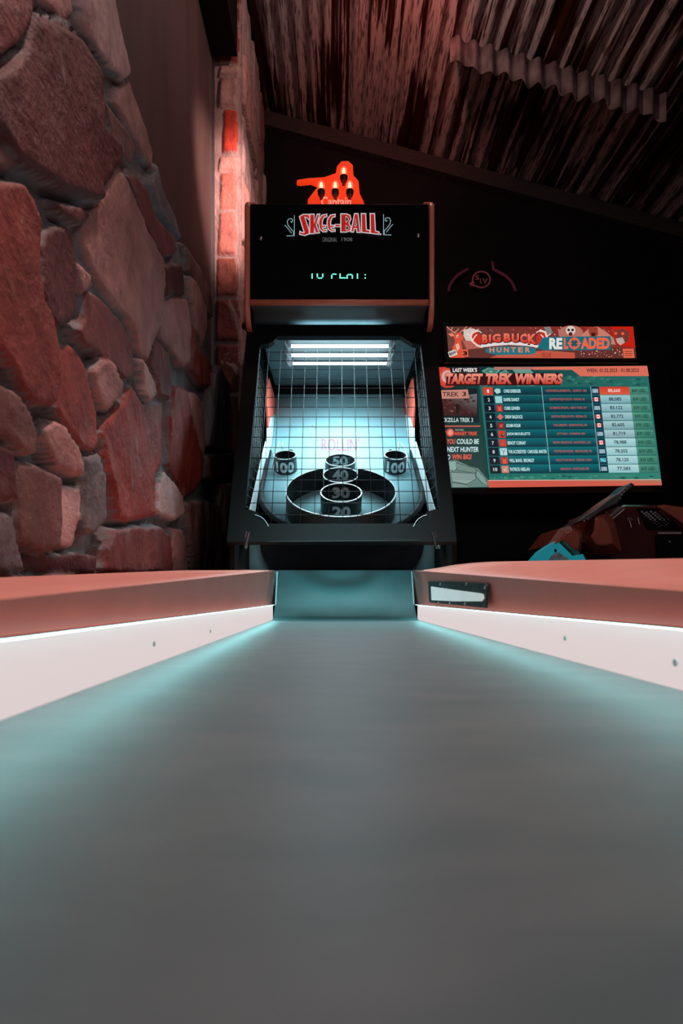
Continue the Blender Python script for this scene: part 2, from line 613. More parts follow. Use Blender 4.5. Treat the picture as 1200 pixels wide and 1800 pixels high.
# corrugated flashing strip hanging across the ceiling
vs = []; fs = []
n = 180
for i in range(n + 1):
    x = 0.70 + 1.28 * i / n
    zt = ZE + CZ(x) - 0.03
    y = 3.40 + 0.018 * math.sin(2 * math.pi * x / 0.096)
    hh = 0.155 + 0.012 * math.sin(x * 23) + 0.008 * math.sin(x * 61)
    vs += [(x, y, zt - hh), (x, y, zt), (x, y + 0.006, zt - hh), (x, y + 0.006, zt)]
for i in range(n):
    a = 4 * i; b = a + 4
    fs += [(a, b, b + 1, a + 1), (a + 2, a + 3, b + 3, b + 2), (a, a + 2, b + 2, b), (a + 1, b + 1, b + 3, a + 3)]
M['flash'] = mat('limewashed_sheet', (0.20, 0.15, 0.15), 0.7, noise=0.5, scale=18, stretch=(1, 1, 0.5))
o = obj('corrugated_strip', vs, fs, M['flash'], smooth=True)
tag(o, 'pale corrugated metal strip hanging crosswise from the dark ceiling', 'metal strip')

# ------------------------------------------------------------------ stone wall
A = lambda pts: [(x / 2.5, y / 2.5) for x, y in pts]             # first half of the wall survey
B = lambda pts: [(x / 2.5, y / 2.5 + 480) for x, y in pts]       # second half
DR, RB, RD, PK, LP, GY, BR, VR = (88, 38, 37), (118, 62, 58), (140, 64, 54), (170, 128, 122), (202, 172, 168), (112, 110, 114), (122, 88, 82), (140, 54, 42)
S = [
    (A([(-60, -60), (165, -60), (160, 20), (148, 60), (135, 110), (95, 170), (30, 235), (-60, 290)]), RB),
    (A([(150, 85), (200, 60), (280, 108), (360, 150), (420, 260), (448, 340), (445, 500), (432, 700), (443, 880), (380, 885), (255, 835), (170, 780), (60, 690), (0, 590), (-60, 560), (-60, 340), (0, 300), (60, 255), (110, 195)]), DR),
    (A([(172, -40), (340, -40), (345, 60), (310, 92), (240, 52), (175, 18)]), PK),
    (A([(352, -40), (500, -40), (532, 120), (575, 240), (592, 325), (545, 352), (480, 300), (432, 240), (398, 180), (362, 90)]), LP),
    (A([(600, 335), (645, 410), (672, 520), (686, 640), (682, 745), (640, 700), (580, 580), (502, 450), (522, 400)]), PK),
    (A([(450, 425), (502, 490), (568, 585), (598, 650), (580, 732), (540, 690), (480, 560)]), BR),
    (A([(450, 525), (530, 640), (528, 720), (448, 835), (430, 760), (440, 620)]), DR),
    (A([(-60, 600), (0, 612), (40, 655), (75, 722), (60, 752), (-60, 745)]), BR),
    (A([(-60, 790), (92, 792), (130, 855), (162, 960), (166, 1080), (163, 1200), (178, 1320), (214, 1400), (240, 1530), (246, 1680), (225, 1785), (130, 1780), (80, 1710), (50, 1630), (0, 1550), (-60, 1520)]), RD),
    (A([(240, 882), (330, 900), (400, 940), (382, 985), (330, 1000), (262, 945)]), DR),
    (A([(200, 1012), (240, 985), (298, 990), (335, 1070), (340, 1200), (330, 1380), (300, 1430), (240, 1450), (204, 1390), (178, 1300), (175, 1080)]), DR),
    (A([(525, 735), (550, 780), (600, 900), (650, 1020), (700, 1130), (712, 1250), (700, 1420), (662, 1560), (650, 1592), (610, 1560), (590, 1440), (520, 1340), (460, 1260), (420, 1160), (385, 1060), (400, 980), (440, 900), (480, 800)]), PK),
    (A([(548, 765), (600, 765), (650, 830), (690, 950), (780, 1060), (790, 1110), (720, 1132), (690, 1100), (640, 990), (590, 870)]), RB),
    (A([(712, 1165), (795, 1152), (818, 1230), (812, 1300), (722, 1305)]), DR),
    (A([(720, 1312), (812, 1306), (830, 1420), (828, 1600), (800, 1622), (760, 1560), (700, 1480), (697, 1400)]), PK),
    (A([(702, 690), (760, 850), (806, 960), (812, 1045), (780, 1050), (715, 940), (665, 810)]), GY),
    (A([(818, 1062), (888, 1142), (918, 1250), (936, 1300), (942, 1400), (900, 1380), (862, 1280), (830, 1180)]), BR),
    (B([(822, 5), (860, 60), (900, 150), (905, 250), (885, 330), (860, 250), (832, 120)]), PK),
    (B([(830, 205), (878, 335), (928, 400), (930, 500), (888, 500), (842, 430)]), RD),
    (B([(375, 62), (440, 92), (500, 152), (570, 242), (600, 330), (604, 458), (560, 470), (500, 420), (450, 370), (360, 308), (322, 250), (368, 190)]), RB),
    (B([(252, 340), (320, 312), (350, 332), (390, 430), (410, 530), (433, 620), (440, 755), (410, 790), (360, 768), (312, 700), (246, 610), (248, 480)]), RD),
    (B([(397, 420), (440, 377), (490, 382), (510, 450), (530, 482), (528, 540), (470, 608), (440, 578), (412, 500)]), PK),
    (B([(-60, 470), (50, 522), (110, 610), (135, 700), (130, 800), (90, 808), (0, 720), (-60, 700)]), BR),
    (B([(180, 682), (220, 642), (280, 672), (330, 752), (348, 830), (352, 895), (300, 888), (232, 848), (192, 760)]), PK),
    (B([(62, 822), (160, 842), (262, 902), (262, 1080), (255, 1215), (180, 1238), (64, 1180), (55, 1050)]), BR),
    (B([(268, 925), (350, 935), (355, 1080), (330, 1215), (268, 1205)]), LP),
    (B([(-60, 740), (38, 782), (56, 900), (56, 1005), (-60, 1005)]), DR),
    (B([(-60, 1030), (48, 1052), (60, 1180), (95, 1320), (-60, 1320)]), GY),
    (B([(600, 492), (650, 570), (745, 575), (742, 700), (735, 830), (700, 900), (685, 1070), (640, 1078), (560, 1098), (500, 1088), (490, 980), (462, 870), (447, 700), (472, 630), (540, 560)]), VR),
    (B([(607, 372), (640, 402), (680, 480), (688, 530), (662, 570), (632, 520)]), LP),
    (B([(682, 282), (740, 352), (758, 480), (752, 560), (700, 540), (692, 470), (660, 400)]), RB),
    (B([(762, 492), (808, 502), (828, 560), (868, 740), (898, 812), (878, 940), (820, 1000), (792, 930), (750, 840), (753, 700), (756, 560)]), VR),
    (B([(824, 532), (860, 522), (908, 572), (914, 640), (903, 790), (890, 806), (866, 740), (836, 600)]), PK),
    (B([(725, 862), (768, 920), (798, 980), (804, 1060), (770, 1088), (704, 1068), (690, 1045), (698, 940)]), LP),
    (B([(362, 802), (430, 792), (450, 900), (458, 1080), (400, 1150), (356, 1150), (358, 950)]), GY),
    (B([(482, 1122), (560, 1112), (700, 1112), (748, 1150), (760, 1320), (430, 1320), (442, 1205)]), RB),
    (B([(760, 1120), (790, 1125), (812, 1200), (822, 1320), (768, 1320), (758, 1200)]), PK),
    (B([(812, 1012), (898, 992), (913, 1100), (903, 1320), (850, 1320), (822, 1150)]), BR),
    (B([(922, 440), (960, 402), (1000, 452), (1015, 600), (1030, 780), (942, 790), (908, 760), (920, 620)]), GY),
    (B([(902, 800), (1040, 790), (1040, 880), (965, 908), (904, 900)]), DR),
    (B([(972, 922), (1030, 920), (1020, 1100), (985, 1160), (962, 1050)]), PK),
    (B([(915, 1002), (958, 1022), (980, 1150), (980, 1320), (930, 1320), (912, 1280)]), BR),
    (B([(100, 1245), (330, 1230), (420, 1240), (420, 1330), (100, 1330)]), DR),
    (A([(340, 1152), (398, 1200), (410, 1258), (362, 1290), (346, 1220)]), PK),
    (A([(150, 110), (175, 60), (330, 100), (340, 125), (260, 90), (200, 55)]), GY),
]
to_wall = lambda u, v: (XS * F / (u - CU), (CV - v) / F * (XS * F / (u - CU)))
edge_px = [(206, -40), (206, 0), (237, 128), (276, 256), (282, 290), (324, 412), (356, 456), (376, 516), (380, 620), (388, 645), (402, 662), (408, 720), (414, 790), (412, 830), (408, 860), (406, 920), (396, 1003)]
edge = [to_wall(*p) for p in edge_px]
outline = [(0.30, -0.74), (0.30, 1.70)] + [(1.2, 1.72)] + edge + [(3.02, -0.1), (3.05, -0.74)]

ys = [0.3]
while ys[-1] < 3.50:
    y = ys[-1]
    ys.append(y + min(0.0125, max(0.006, 0.0055 * y * y)))
ys = np.array(ys)
zs_ = np.arange(-0.76, 1.76, 0.0078)
YY, ZZ = np.meshgrid(ys, zs_, indexing='ij')
wy = YY + 0.012 * fbm(YY * 14, ZZ * 14, 31, 3); wz = ZZ + 0.012 * fbm(YY * 14, ZZ * 14, 57, 3)
mort = 0.010 * fbm(YY * 18, ZZ * 18, 5, 4)
H = mort.copy()
COL = np.zeros(YY.shape + (3,)) + np.array(lin((120, 126, 128)))
rg = np.random.RandomState(3)
best = np.full(YY.shape, -1.0)
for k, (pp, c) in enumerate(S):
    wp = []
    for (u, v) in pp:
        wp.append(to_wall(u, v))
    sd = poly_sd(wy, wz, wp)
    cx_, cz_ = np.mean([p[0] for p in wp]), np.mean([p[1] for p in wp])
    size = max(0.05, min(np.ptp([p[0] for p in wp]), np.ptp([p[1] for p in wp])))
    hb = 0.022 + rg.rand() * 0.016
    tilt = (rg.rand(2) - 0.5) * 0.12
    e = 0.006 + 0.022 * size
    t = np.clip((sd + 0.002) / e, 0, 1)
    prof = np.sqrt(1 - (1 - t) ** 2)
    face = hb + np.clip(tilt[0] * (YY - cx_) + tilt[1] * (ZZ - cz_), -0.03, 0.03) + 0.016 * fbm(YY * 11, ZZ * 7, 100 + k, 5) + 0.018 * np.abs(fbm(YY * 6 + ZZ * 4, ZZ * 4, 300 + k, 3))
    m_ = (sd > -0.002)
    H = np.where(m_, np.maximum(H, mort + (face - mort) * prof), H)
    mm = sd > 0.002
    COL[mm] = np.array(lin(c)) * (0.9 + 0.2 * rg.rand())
# stones where the photograph does not reach (nearer than the frame, and down by the floor)
cells = rg.rand(70, 2) * np.array([3.2, 2.6]) + np.array([0.2, -0.8])
outz = (YY < to_wall(-24, 0)[0]) | (((CV - 1000 * ZZ / YY) > 1012))
d = np.sqrt((wy[..., None] - cells[:, 0]) ** 2 + ((wz[..., None] - cells[:, 1]) * 0.8) ** 2)
ds = np.sort(d, axis=-1); idx = np.argmin(d, axis=-1)
gap = ds[..., 1] - ds[..., 0]
t = np.clip((gap - 0.025) / 0.05, 0, 1)
Hv = mort + 0.035 * np.sqrt(1 - (1 - t) ** 2) + 0.02 * fbm(YY * 9, ZZ * 6, 77, 5) * t
pal = np.array([lin(x) for x in (DR, RB, RD, PK, BR, VR, PK)])
H = np.where(outz, Hv, H)
cc = pal[idx % 7]
COL = np.where((outz & (gap > 0.03))[..., None], cc, np.where(outz[..., None], np.array(lin((120, 126, 128))), COL))
# rounded free edge
sdo = poly_sd(wy, wz, outline)
t = np.clip(sdo / 0.05, 0, 1)
X = XS - 0.028 + H
X = X - (1 - np.sqrt(1 - (1 - t) ** 2)) * (0.075 + H * 0.6)
keep = sdo > -0.004
X = np.where(sdo <= 0.0, PW - 0.01, X)
ids = -np.ones(YY.shape, int)
sel = sdo > -0.016
ids[sel] = np.arange(sel.sum())
V = np.stack([X[sel], YY[sel], ZZ[sel] + ZE], -1)
V[:, 2] = np.maximum(V[:, 2], 0.0)
a = ids[:-1, :-1]; b = ids[1:, :-1]; c_ = ids[1:, 1:]; d_ = ids[:-1, 1:]
ok = (a >= 0) & (b >= 0) & (c_ >= 0) & (d_ >= 0)
faces = np.stack([a[ok], b[ok], c_[ok], d_[ok]], -1)
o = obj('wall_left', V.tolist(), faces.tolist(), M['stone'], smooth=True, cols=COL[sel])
struct(o)

# ------------------------------------------------------------------ stone pillar behind the machine (front face + receding side face)
zz = np.arange(-0.74, 3.66, 0.011)
ss = np.concatenate([np.arange(0, 0.165, 0.0075), np.arange(0.165, 1.245, 0.016)])
SS, ZP = np.meshgrid(ss, zz, indexing='ij')
Hp = 0.006 * fbm(SS * 20, ZP * 20, 9, 4)
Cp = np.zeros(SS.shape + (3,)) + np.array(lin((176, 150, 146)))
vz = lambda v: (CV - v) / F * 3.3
blocks = []  # lower front blocks get darker colours, painting in the shade there
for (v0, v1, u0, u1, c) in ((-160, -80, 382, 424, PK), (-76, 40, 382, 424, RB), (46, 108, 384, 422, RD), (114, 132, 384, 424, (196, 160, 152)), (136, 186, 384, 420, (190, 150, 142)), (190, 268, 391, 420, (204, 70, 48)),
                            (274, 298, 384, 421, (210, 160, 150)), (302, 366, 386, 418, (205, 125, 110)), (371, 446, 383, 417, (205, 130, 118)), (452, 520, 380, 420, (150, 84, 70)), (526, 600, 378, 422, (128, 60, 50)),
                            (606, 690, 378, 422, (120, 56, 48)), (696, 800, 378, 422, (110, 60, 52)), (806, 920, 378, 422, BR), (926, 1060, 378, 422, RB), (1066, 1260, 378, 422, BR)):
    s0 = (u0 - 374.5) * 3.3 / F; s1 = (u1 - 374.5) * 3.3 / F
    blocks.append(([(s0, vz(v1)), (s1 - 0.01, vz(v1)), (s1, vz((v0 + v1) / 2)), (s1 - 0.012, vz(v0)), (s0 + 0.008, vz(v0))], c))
z = -0.74
while z < 3.6:
    hgt = 0.26 + rg.rand() * 0.36
    s = 0.16
    while s < 1.2:
        wdt = 0.22 + rg.rand() * 0.35
        c = [(206, 176, 172), (204, 160, 152), (190, 128, 116), (214, 188, 184), (196, 158, 152)][rg.randint(5)]
        j = lambda: (rg.rand() - 0.5) * 0.05
        blocks.append(([(s + 0.012, z + j()), (s + wdt + j(), z + 0.01), (s + wdt + j(), z + hgt + j()), (s + 0.02, z + hgt - 0.01)], c))
        s += wdt + 0.015
    z += hgt + 0.018
for k, (wp, c) in enumerate(blocks):
    sd = poly_sd(SS + 0.01 * fbm(SS * 16, ZP * 16, 3, 3), ZP + 0.01 * fbm(SS * 16, ZP * 16, 4, 3), wp)
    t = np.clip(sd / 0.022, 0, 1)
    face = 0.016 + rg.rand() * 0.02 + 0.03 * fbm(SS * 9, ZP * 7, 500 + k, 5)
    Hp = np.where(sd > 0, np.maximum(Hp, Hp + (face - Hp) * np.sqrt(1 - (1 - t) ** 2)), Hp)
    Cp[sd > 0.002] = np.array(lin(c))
corner = 0.165
front = SS <= corner
PX = np.where(front, PW + SS, -0.535 + Hp - 0.012)
PY = np.where(front, 3.315 - Hp, 3.315 + (SS - corner))
PXc = np.where(front, PX, PX)
ids = np.arange(SS.size).reshape(SS.shape)
a = ids[:-1, :-1].ravel(); b = ids[1:, :-1].ravel(); c_ = ids[1:, 1:].ravel(); d_ = ids[:-1, 1:].ravel()
V = np.stack([PXc.ravel(), PY.ravel(), (ZP + ZE).ravel()], -1)
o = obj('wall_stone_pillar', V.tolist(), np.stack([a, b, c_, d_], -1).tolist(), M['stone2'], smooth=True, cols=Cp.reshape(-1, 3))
struct(o)
struct(G().box((-0.9, 3.36, 0), (-0.60, 4.5, ZE + 3.72)).obj('wall_behind_pillar', M['black_wall']))

# ------------------------------------------------------------------ SKEE-BALL MACHINE
CX = 0.036
mach = empty('skee_ball_machine', (CX, 2.3, 0), 'tall black alley bowling machine with long grey lane, salmon rails and caged target board', 'arcade game')
LX0, LX1 = -0.235, 0.325
LZ = ZE - 0.087
Y0 = -0.25
G().box((LX0, Y0, LZ - 0.03), (LX1, 2.18, LZ)).obj('lane', M['lane'], mach)
# ramp
prof = []
for i in range(15):
    t = i / 14
    a = math.radians(62) * t
    R_ = 0.2105
    prof.append((2.175 + R_ * math.sin(a), LZ + 0.0015 + R_ * (1 - math.cos(a)) * 1.77))
prof.append((2.385, LZ + 0.2005))
pts = [(LX0, y, z) for y, z in prof] + [(LX0, 2.40, LZ + 0.185), (LX0, 2.40, LZ - 0.03), (LX0, 2.181, LZ - 0.03)]
G().prism(pts, (LX1 - LX0, 0, 0)).obj('ball_ramp', M['ramp'], mach, smooth=True, angle=40)

top_z = lambda y: ZE - 0.025 + 0.058 * y
BF = 2.085        # front of the cabinet body at rail height
yA = [Y0, 0.2, 0.6, 1.0, 1.5, BF - 0.01]


def rail(side):
    """salmon capped rail: inner face, sloping top, outer face"""
    xi = LX0 if side < 0 else LX1
    if side < 0:
        sect = [(0.0, 0.0), (0.006, 0.004), (0.05, 0.004), (0.30, 0.004), (0.305, -0.02), (0.305, -0.5)]
    else:
        sect = [(0.0, 0.0), (0.006, 0.005), (0.06, 0.013), (0.12, 0.024), (0.18, 0.031), (0.25, 0.035), (0.62, 0.035), (0.63, 0.02), (0.63, -0.5)]
    vs = []; fs = []
    n = len(sect) + 1
    for y in yA:
        zb = ZE - 0.030 + (0.0 if side < 0 else 0.0)
        vs.append((xi + side * 0.012, y, zb))
        for dx, dz in sect:
            z = top_z(y) + dz
            if dz <= -0.5: z = 0.12
            vs.append((xi + side * dx, y, z))
    for i in range(len(yA) - 1):
        for k in range(n - 1):
            fs.append((i * n + k, i * n + k + 1, (i + 1) * n + k + 1, (i + 1) * n + k))
    L = (len(yA) - 1) * n
    base = len(vs)
    for y in (yA[0], yA[-1]):
        vs.append((xi + side * 0.012, y, 0.12))
    fs.append([base] + list(range(0, n)))
    fs.append([base + 1] + [L + k for k in range(n)])
    fs.append([0, L, base + 1, base])
    fs.append([n - 1, base, base + 1, L + n - 1])
    o = obj('side_rail', vs, fs, M['rail'], mach, smooth=True, angle=35)
    # inner extension running between the cabinet walls up to the ramp lip
    w = 0.13
    z0, z1 = top_z(BF - 0.01), top_z(2.365)
    x0, x1 = xi, xi + side * w
    gx = G().add([(x0, BF - 0.01, z0), (x1, BF - 0.01, z0 + 0.003), (x1, 2.365, z1 + 0.003), (x0, 2.365, z1),
                  (x0 + side * .012, BF - 0.01, ZE - 0.03), (x1, BF - 0.01, ZE - 0.03), (x1, 2.365, ZE - 0.03), (x0 + side * .012, 2.365, ZE - 0.03)],
                 [(0, 1, 2, 3), (4, 7, 6, 5), (0, 4, 5, 1), (1, 5, 6, 2), (2, 6, 7, 3), (3, 7, 4, 0)])
    if side > 0:
        pass
    gx.obj('rail_end', M['rail'], mach, bevel=0.002)
    # glowing lower panel
    xa, xb = (xi - 0.02, xi + 0.001) if side < 0 else (xi - 0.001, xi + 0.02)
    p = G().box((xa, Y0, LZ - 0.002), (xb, 2.20, ZE - 0.030)).obj('light_panel', M['light_panel'], mach, bevel=0.004)
    p['label'] = 'glowing pinkish white panel along the lane edge'
    # added cyan glow hidden under an added lip, brightening the lane edge
    xl0, xl1 = sorted((xi - side * 0.0015, xi - side * 0.0105))
    G().box((xl0, Y0, ZE - 0.0290), (xl1, 2.19, ZE - 0.0265)).obj('rail_lip', M['rail'], mach)
    xl0, xl1 = sorted((xi - side * 0.006, xi - side * 0.0102))
    G().box((xl0, Y0, ZE - 0.0294), (xl1, 2.19, ZE - 0.0288)).obj('led_strip', M['lane_led'], mach)
    # narrow steel upright closing the rail at the ramp
    xs = xi - side * 0.006
    gq = G().add([(xs, 2.28, ZE - 0.03), (xs, 2.30, ZE - 0.03), (xs, 2.375, z1 - 0.006), (xs, 2.345, z1 - 0.006),
                  (xi, 2.28, ZE - 0.03), (xi, 2.30, ZE - 0.03), (xi, 2.375, z1 - 0.006), (xi, 2.345, z1 - 0.006)],
                 [(0, 1, 2, 3), (4, 7, 6, 5), (0, 4, 5, 1), (1, 5, 6, 2), (2, 6, 7, 3), (3, 7, 4, 0)])
    gq.obj('edge_strip', M['steel'], mach)


rail(-1)
rail(1)
# understructure of the alley
G().box((LX0 - 0.02, Y0 + 0.05, 0.1), (LX1 + 0.02, 2.09, LZ - 0.03)).obj('alley_base', M['black'], mach)
for x in (-0.45, 0.85):
    for y in (0.0, 1.9):
        G().tube([(x, y, 0.0), (x, y, 0.13)], 0.02, 12).obj('levelling_foot', M['black'], mach)

# framed opening on the right rail
RX = LX1 - 0.001


def onx(u, v, x=RX):
    Y = x * F / (u - CU)
    return Vector((x, Y, ZE + (CV - v) * Y / F))


fr = [(754, 1022), (756, 1059), (800, 1063), (857, 1069), (859, 1030), (855, 1025), (800, 1022)]
inn = [(758, 1031), (759, 1055), (800, 1057), (847, 1057), (851, 1052), (850, 1045), (845, 1043), (800, 1037)]
M['plate'] = mat('greenish_black_plate', (0.035, 0.055, 0.052), 0.4, noise=0.6, scale=40)
G().prism([onx(*p) for p in fr], (-0.004, 0, 0)).obj('ticket_window_frame', M['plate'], mach, bevel=0.001)
M['pane'] = mat('lit_window', (0.5, 0.6, 0.6), 0.3, noise=0.3, scale=25, emit=(0.75, 0.9, 0.9), strength=0.45)
G().prism([onx(*p, x=RX - 0.0042) for p in inn], (-0.002, 0, 0)).obj('ticket_window', M['pane'], mach)
for p in ((771, 1060), (791, 1061), (818, 1062), (853, 1033), (774, 1027), (820, 1027)):
    q = onx(*p, x=RX - 0.0045)
    G().tube([q, q + Vector((-0.003, 0, 0))], 0.004, 10).obj('screw', M['steel'], mach)
for u, v, x in ((268, 1132, LX0), (368, 1110, LX0), (995, 1122, LX1), (1190, 1165, LX1)):
    q = onx(u, v, x)
    s_ = 1 if x < 0 else -1
    G().tube([q, q + Vector((s_ * 0.0025, 0, 0))], 0.0035, 10).obj('panel_screw', M['clip'], mach)

# ---- cabinet body (side walls)
fz = lambda z: 2.085 + (z - 0.218) * 0.4825         # front slope of cage, z relative to the eye
BW = 0.417
for s in (-1, 1):
    x0 = CX + s * BW
    pr = [(x0, BF, 0), (x0, BF, ZE + 0.215), (x0, fz(1.16), ZE + 1.16), (x0, 2.50, ZE + 1.30), (x0, 3.32, ZE + 1.30), (x0, 3.32, 0)]
    G().prism(pr, (-s * 0.018, 0, 0)).obj('side_wall', M['black'], mach, bevel=0.003)
G().box((CX - BW, 3.30, 0), (CX + BW, 3.33, ZE + 1.69)).obj('back_panel', M['black'], mach)

# ---- bezel frame lying on the slanted cage plane
cvb = Canvas((0, fz(0), ZE), (0, -1, 0.4825 / 1.0))
nb = Vector((0, -1, 0.4825)).normalized()
outer = [(436, 578), (762, 578), (800, 958), (400, 958)]
opening = [(489, 598), (703, 598), (716, 606), (724, 611), (738, 612.5), (771, 900), (762, 901), (750, 905), (740, 912), (731, 926), (472, 926), (462, 914), (452, 906), (442, 902), (432, 901), (458, 614), (472, 612), (482, 606)]
bm = bmesh.new()
of = [bm.verts.new(cvb.hit(*p, lift=0.0)) for p in outer]
inf = [bm.verts.new(cvb.hit(*p, lift=0.0)) for p in opening]
es = []
for L in (of, inf):
    for i in range(len(L)):
        es.append(bm.edges.new((L[i], L[(i + 1) % len(L)])))
bmesh.ops.triangle_fill(bm, use_beauty=True, use_dissolve=False, edges=es)
r = bmesh.ops.extrude_face_region(bm, geom=bm.faces[:])
for v in r['geom']:
    if isinstance(v, bmesh.types.BMVert): v.co += -nb * -0.022
me = bpy.data.meshes.new('cage_frame')
bmesh.ops.recalc_face_normals(bm, faces=bm.faces)
bm.to_mesh(me); bm.free()
me.materials.append(M['black'])
o = bpy.data.objects.new('cage_frame', me)
sc.collection.objects.link(o)
o.parent = mach; o.matrix_parent_inverse = Matrix.Translation(mach.location).inverted()
# chrome lines on the frame
G().tube([cvb.hit(472, 952, lift=0.024), cvb.hit(735, 950, lift=0.024)], 0.0009, 6).obj('chrome_line', M['wire'], mach)
for sx in (-1, 1):
    c = 599
    pts = [(c + sx * 151, 905), (c + sx * 142, 908), (c + sx * 135, 913), (c + sx * 130, 920), (c + sx * 127, 926)]
    G().tube([cvb.hit(*p, lift=0.024) for p in pts], 0.0014, 6).obj('corner_guard', M['steel'], mach)
    # hinge brackets below
    g2 = G()
    g2.tube([P(c + sx * 161, 936, 2.06), P(c + sx * 168, 964, 2.05)], 0.004, 8)
    g2.tube([P(c + sx * 165, 934, 2.065), P(c + sx * 170, 953, 2.06)], 0.003, 8)
    g2.tube([P(c + sx * 170, 949, 2.065), P(c + sx * 184, 947, 2.075)], 0.002, 8)
    g2.obj('hinge_bracket', M['steel'], mach)

# ---- wire mesh front and sides
HW = 0.3745
sp = 0.0535
tdir = Vector((0, 0.4825, 1.0)).normalized()
p0 = Vector((CX, fz(0.262) + 0.004, ZE + 0.262))
gw = G()
nrow = 18
for i in range(-7, 8):
    x = i * sp
    a = p0 + Vector((x, 0, 0)) - tdir * 0.03
    gw.tube([a, a + tdir * (0.03 + sp * (nrow - 1) + 0.02)], 0.0015, 6)
for k in range(nrow):
    a = p0 + tdir * (sp * k)
    gw.tube([a + Vector((-HW, 0.003, 0)), a + Vector((HW, 0.003, 0))], 0.0015, 6)
gw.obj('wire_mesh', M['wire'], mach, smooth=True)
for s in (-1, 1):
    gw = G()
    x = CX + s * 0.384
    for k in range(nrow):
        a = p0 + tdir * (sp * k)
        gw.tube([(x, a.y, a.z), (x, a.y + 0.42, a.z + 0.02)], 0.0015, 6)
    for j in range(0, 8):
        a = p0 + Vector((0, sp * j, 0))
        b = a + tdir * (sp * (nrow - 1))
        gw.tube([(x, a.y, a.z), (x, b.y, b.z)], 0.0015, 6)
    gw.obj('side_mesh', M['wire'], mach, smooth=True)
    a = p0 + tdir * (sp * (nrow - 1))
    G().tube([(x - s * 0.006, p0.y + 0.01, p0.z - 0.02), (x - s * 0.006, a.y + 0.01, a.z)], 0.0035, 8).obj('mesh_border', M['steel'], mach)

# ---- target board
K0 = (2.35, 0.2938)
SL = 0.7536
bz = lambda y: K0[1] + SL * (y - K0[0])
sn, cs = math.sin(math.radians(37)), math.cos(math.radians(37))
N = Vector((0, -sn, cs)); T = Vector((0, cs, sn))
prof = [(y, bz(y)) for y in (2.29, 2.32, 2.35, 2.40, 2.45, 2.51, 2.60, 2.8, 2.95)] + [(3.03, 0.815), (3.10, 0.89), (3.16, 0.975), (3.20, 1.06), (3.23, 1.15)]
hwf = {2.29: 0.16, 2.32: 0.20, 2.35: 0.235, 2.40: 0.283, 2.45: 0.318, 2.51: 0.345, 2.60: 0.36}
vs = []; fs = []
for y, z in prof:
    h = hwf.get(y, 0.362)
    vs += [(CX - h, y, ZE + z), (CX + h, y, ZE + z)]
for i in range(len(prof) - 1):
    a = 2 * i
    fs.append((a, a + 1, a + 3, a + 2))
tb = obj('target_board', vs, fs, M['board'], mach, smooth=True)
md = tb.modifiers.new('solid', 'SOLIDIFY'); md.thickness = 0.006; md.offset = 0
# black rubber lip around the lower outline
for s in (-1, 1):
    pts = [Vector((CX + s * (hwf.get(y, 0.362) + 0.008), y, ZE + z)) + N * 0.01 for y, z in prof[:9]]
    G().tube(pts, 0.014, 10).obj('board_lip', M['rubber'], mach, smooth=True)
# pale side strips along the board and red / white inner side walls
for s in (-1, 1):
    x = CX + s * 0.374
    vs = []
    for y, z, h in ((2.22, 0.23, 0.05), (2.40, 0.36, 0.06), (2.70, 0.60, 0.06), (2.90, 0.745, 0.07)):
        vs += [(x, y, ZE + z - 0.04), (x, y, ZE + z + h), (x + s * 0.006, y, ZE + z - 0.04), (x + s * 0.006, y, ZE + z + h)]
    fs = []
    for i in range(3):
        a = 4 * i; b = a + 4
        fs += [(a, b, b + 1, a + 1), (a + 2, a + 3, b + 3, b + 2), (a + 1, b + 1, b + 3, a + 3), (a, a + 2, b + 2, b)]
    obj('side_strip', vs, fs, M['white'], mach)
    xx = CX + s * 0.364
    def wall(name, poly, m):
        G().prism([(xx, y, ZE + z) for y, z in poly], (s * 0.008, 0, 0)).obj(name, m, mach)
    wall('inner_wall', [(2.84, 0.66), (3.24, 0.80), (3.24, 1.045), (2.96, 0.935), (2.86, 0.85)], M['white'])
    wall('inner_wall', [(2.862, 0.852), (2.962, 0.937), (3.24, 1.047), (3.24, 1.12), (2.90, 1.12), (2.84, 0.95)], M['red_panel'])
    # clear guard post and chrome foot by the cup
    g2 = G()
    xg = CX + s * 0.312
    g2.tube([(xg, 2.93, ZE + bz(2.93) + 0.07), (xg + s * .01, 2.85, ZE + bz(2.85) + 0.075), (xg + s * .02, 2.72, ZE + bz(2.72) + 0.03)], 0.004, 8)
    g2.tube([(xg, 2.93, ZE + bz(2.93) + 0.07), (xg - s * .012, 2.93, ZE + bz(2.93) + 0.07), (xg - s * .012, 2.93, ZE + bz(2.93))], 0.003, 8)
    g2.obj('guard_rod', M['clip'], mach, smooth=True)
    gb = G()
    for dx, yy in ((-0.03, 2.91), (0.0, 2.88)):
        q = Vector((xg - s * 0.03 + dx * s, yy, ZE + bz(yy)))
        gb.lathe(q, N, [(0.0, 0), (0.013, 0), (0.013, 0.03), (0.008, 0.04), (0.0, 0.042)], 14, closed=False)
    gb.obj('bumper_post', M['black_gloss'], mach, smooth=True)


def clip40(g):
    c4 = Vector(((598.5 - CU) / F * 2.603, 2.639, ZE + bz(2.639)))
    keep_ = []
    for f in g.f:
        m_ = sum((g.v[i] for i in f), Vector()) / len(f) - c4
        m_ = m_ - N * m_.dot(N)
        if m_.length > 0.081: keep_.append(f)
    g.f = keep_
    return g


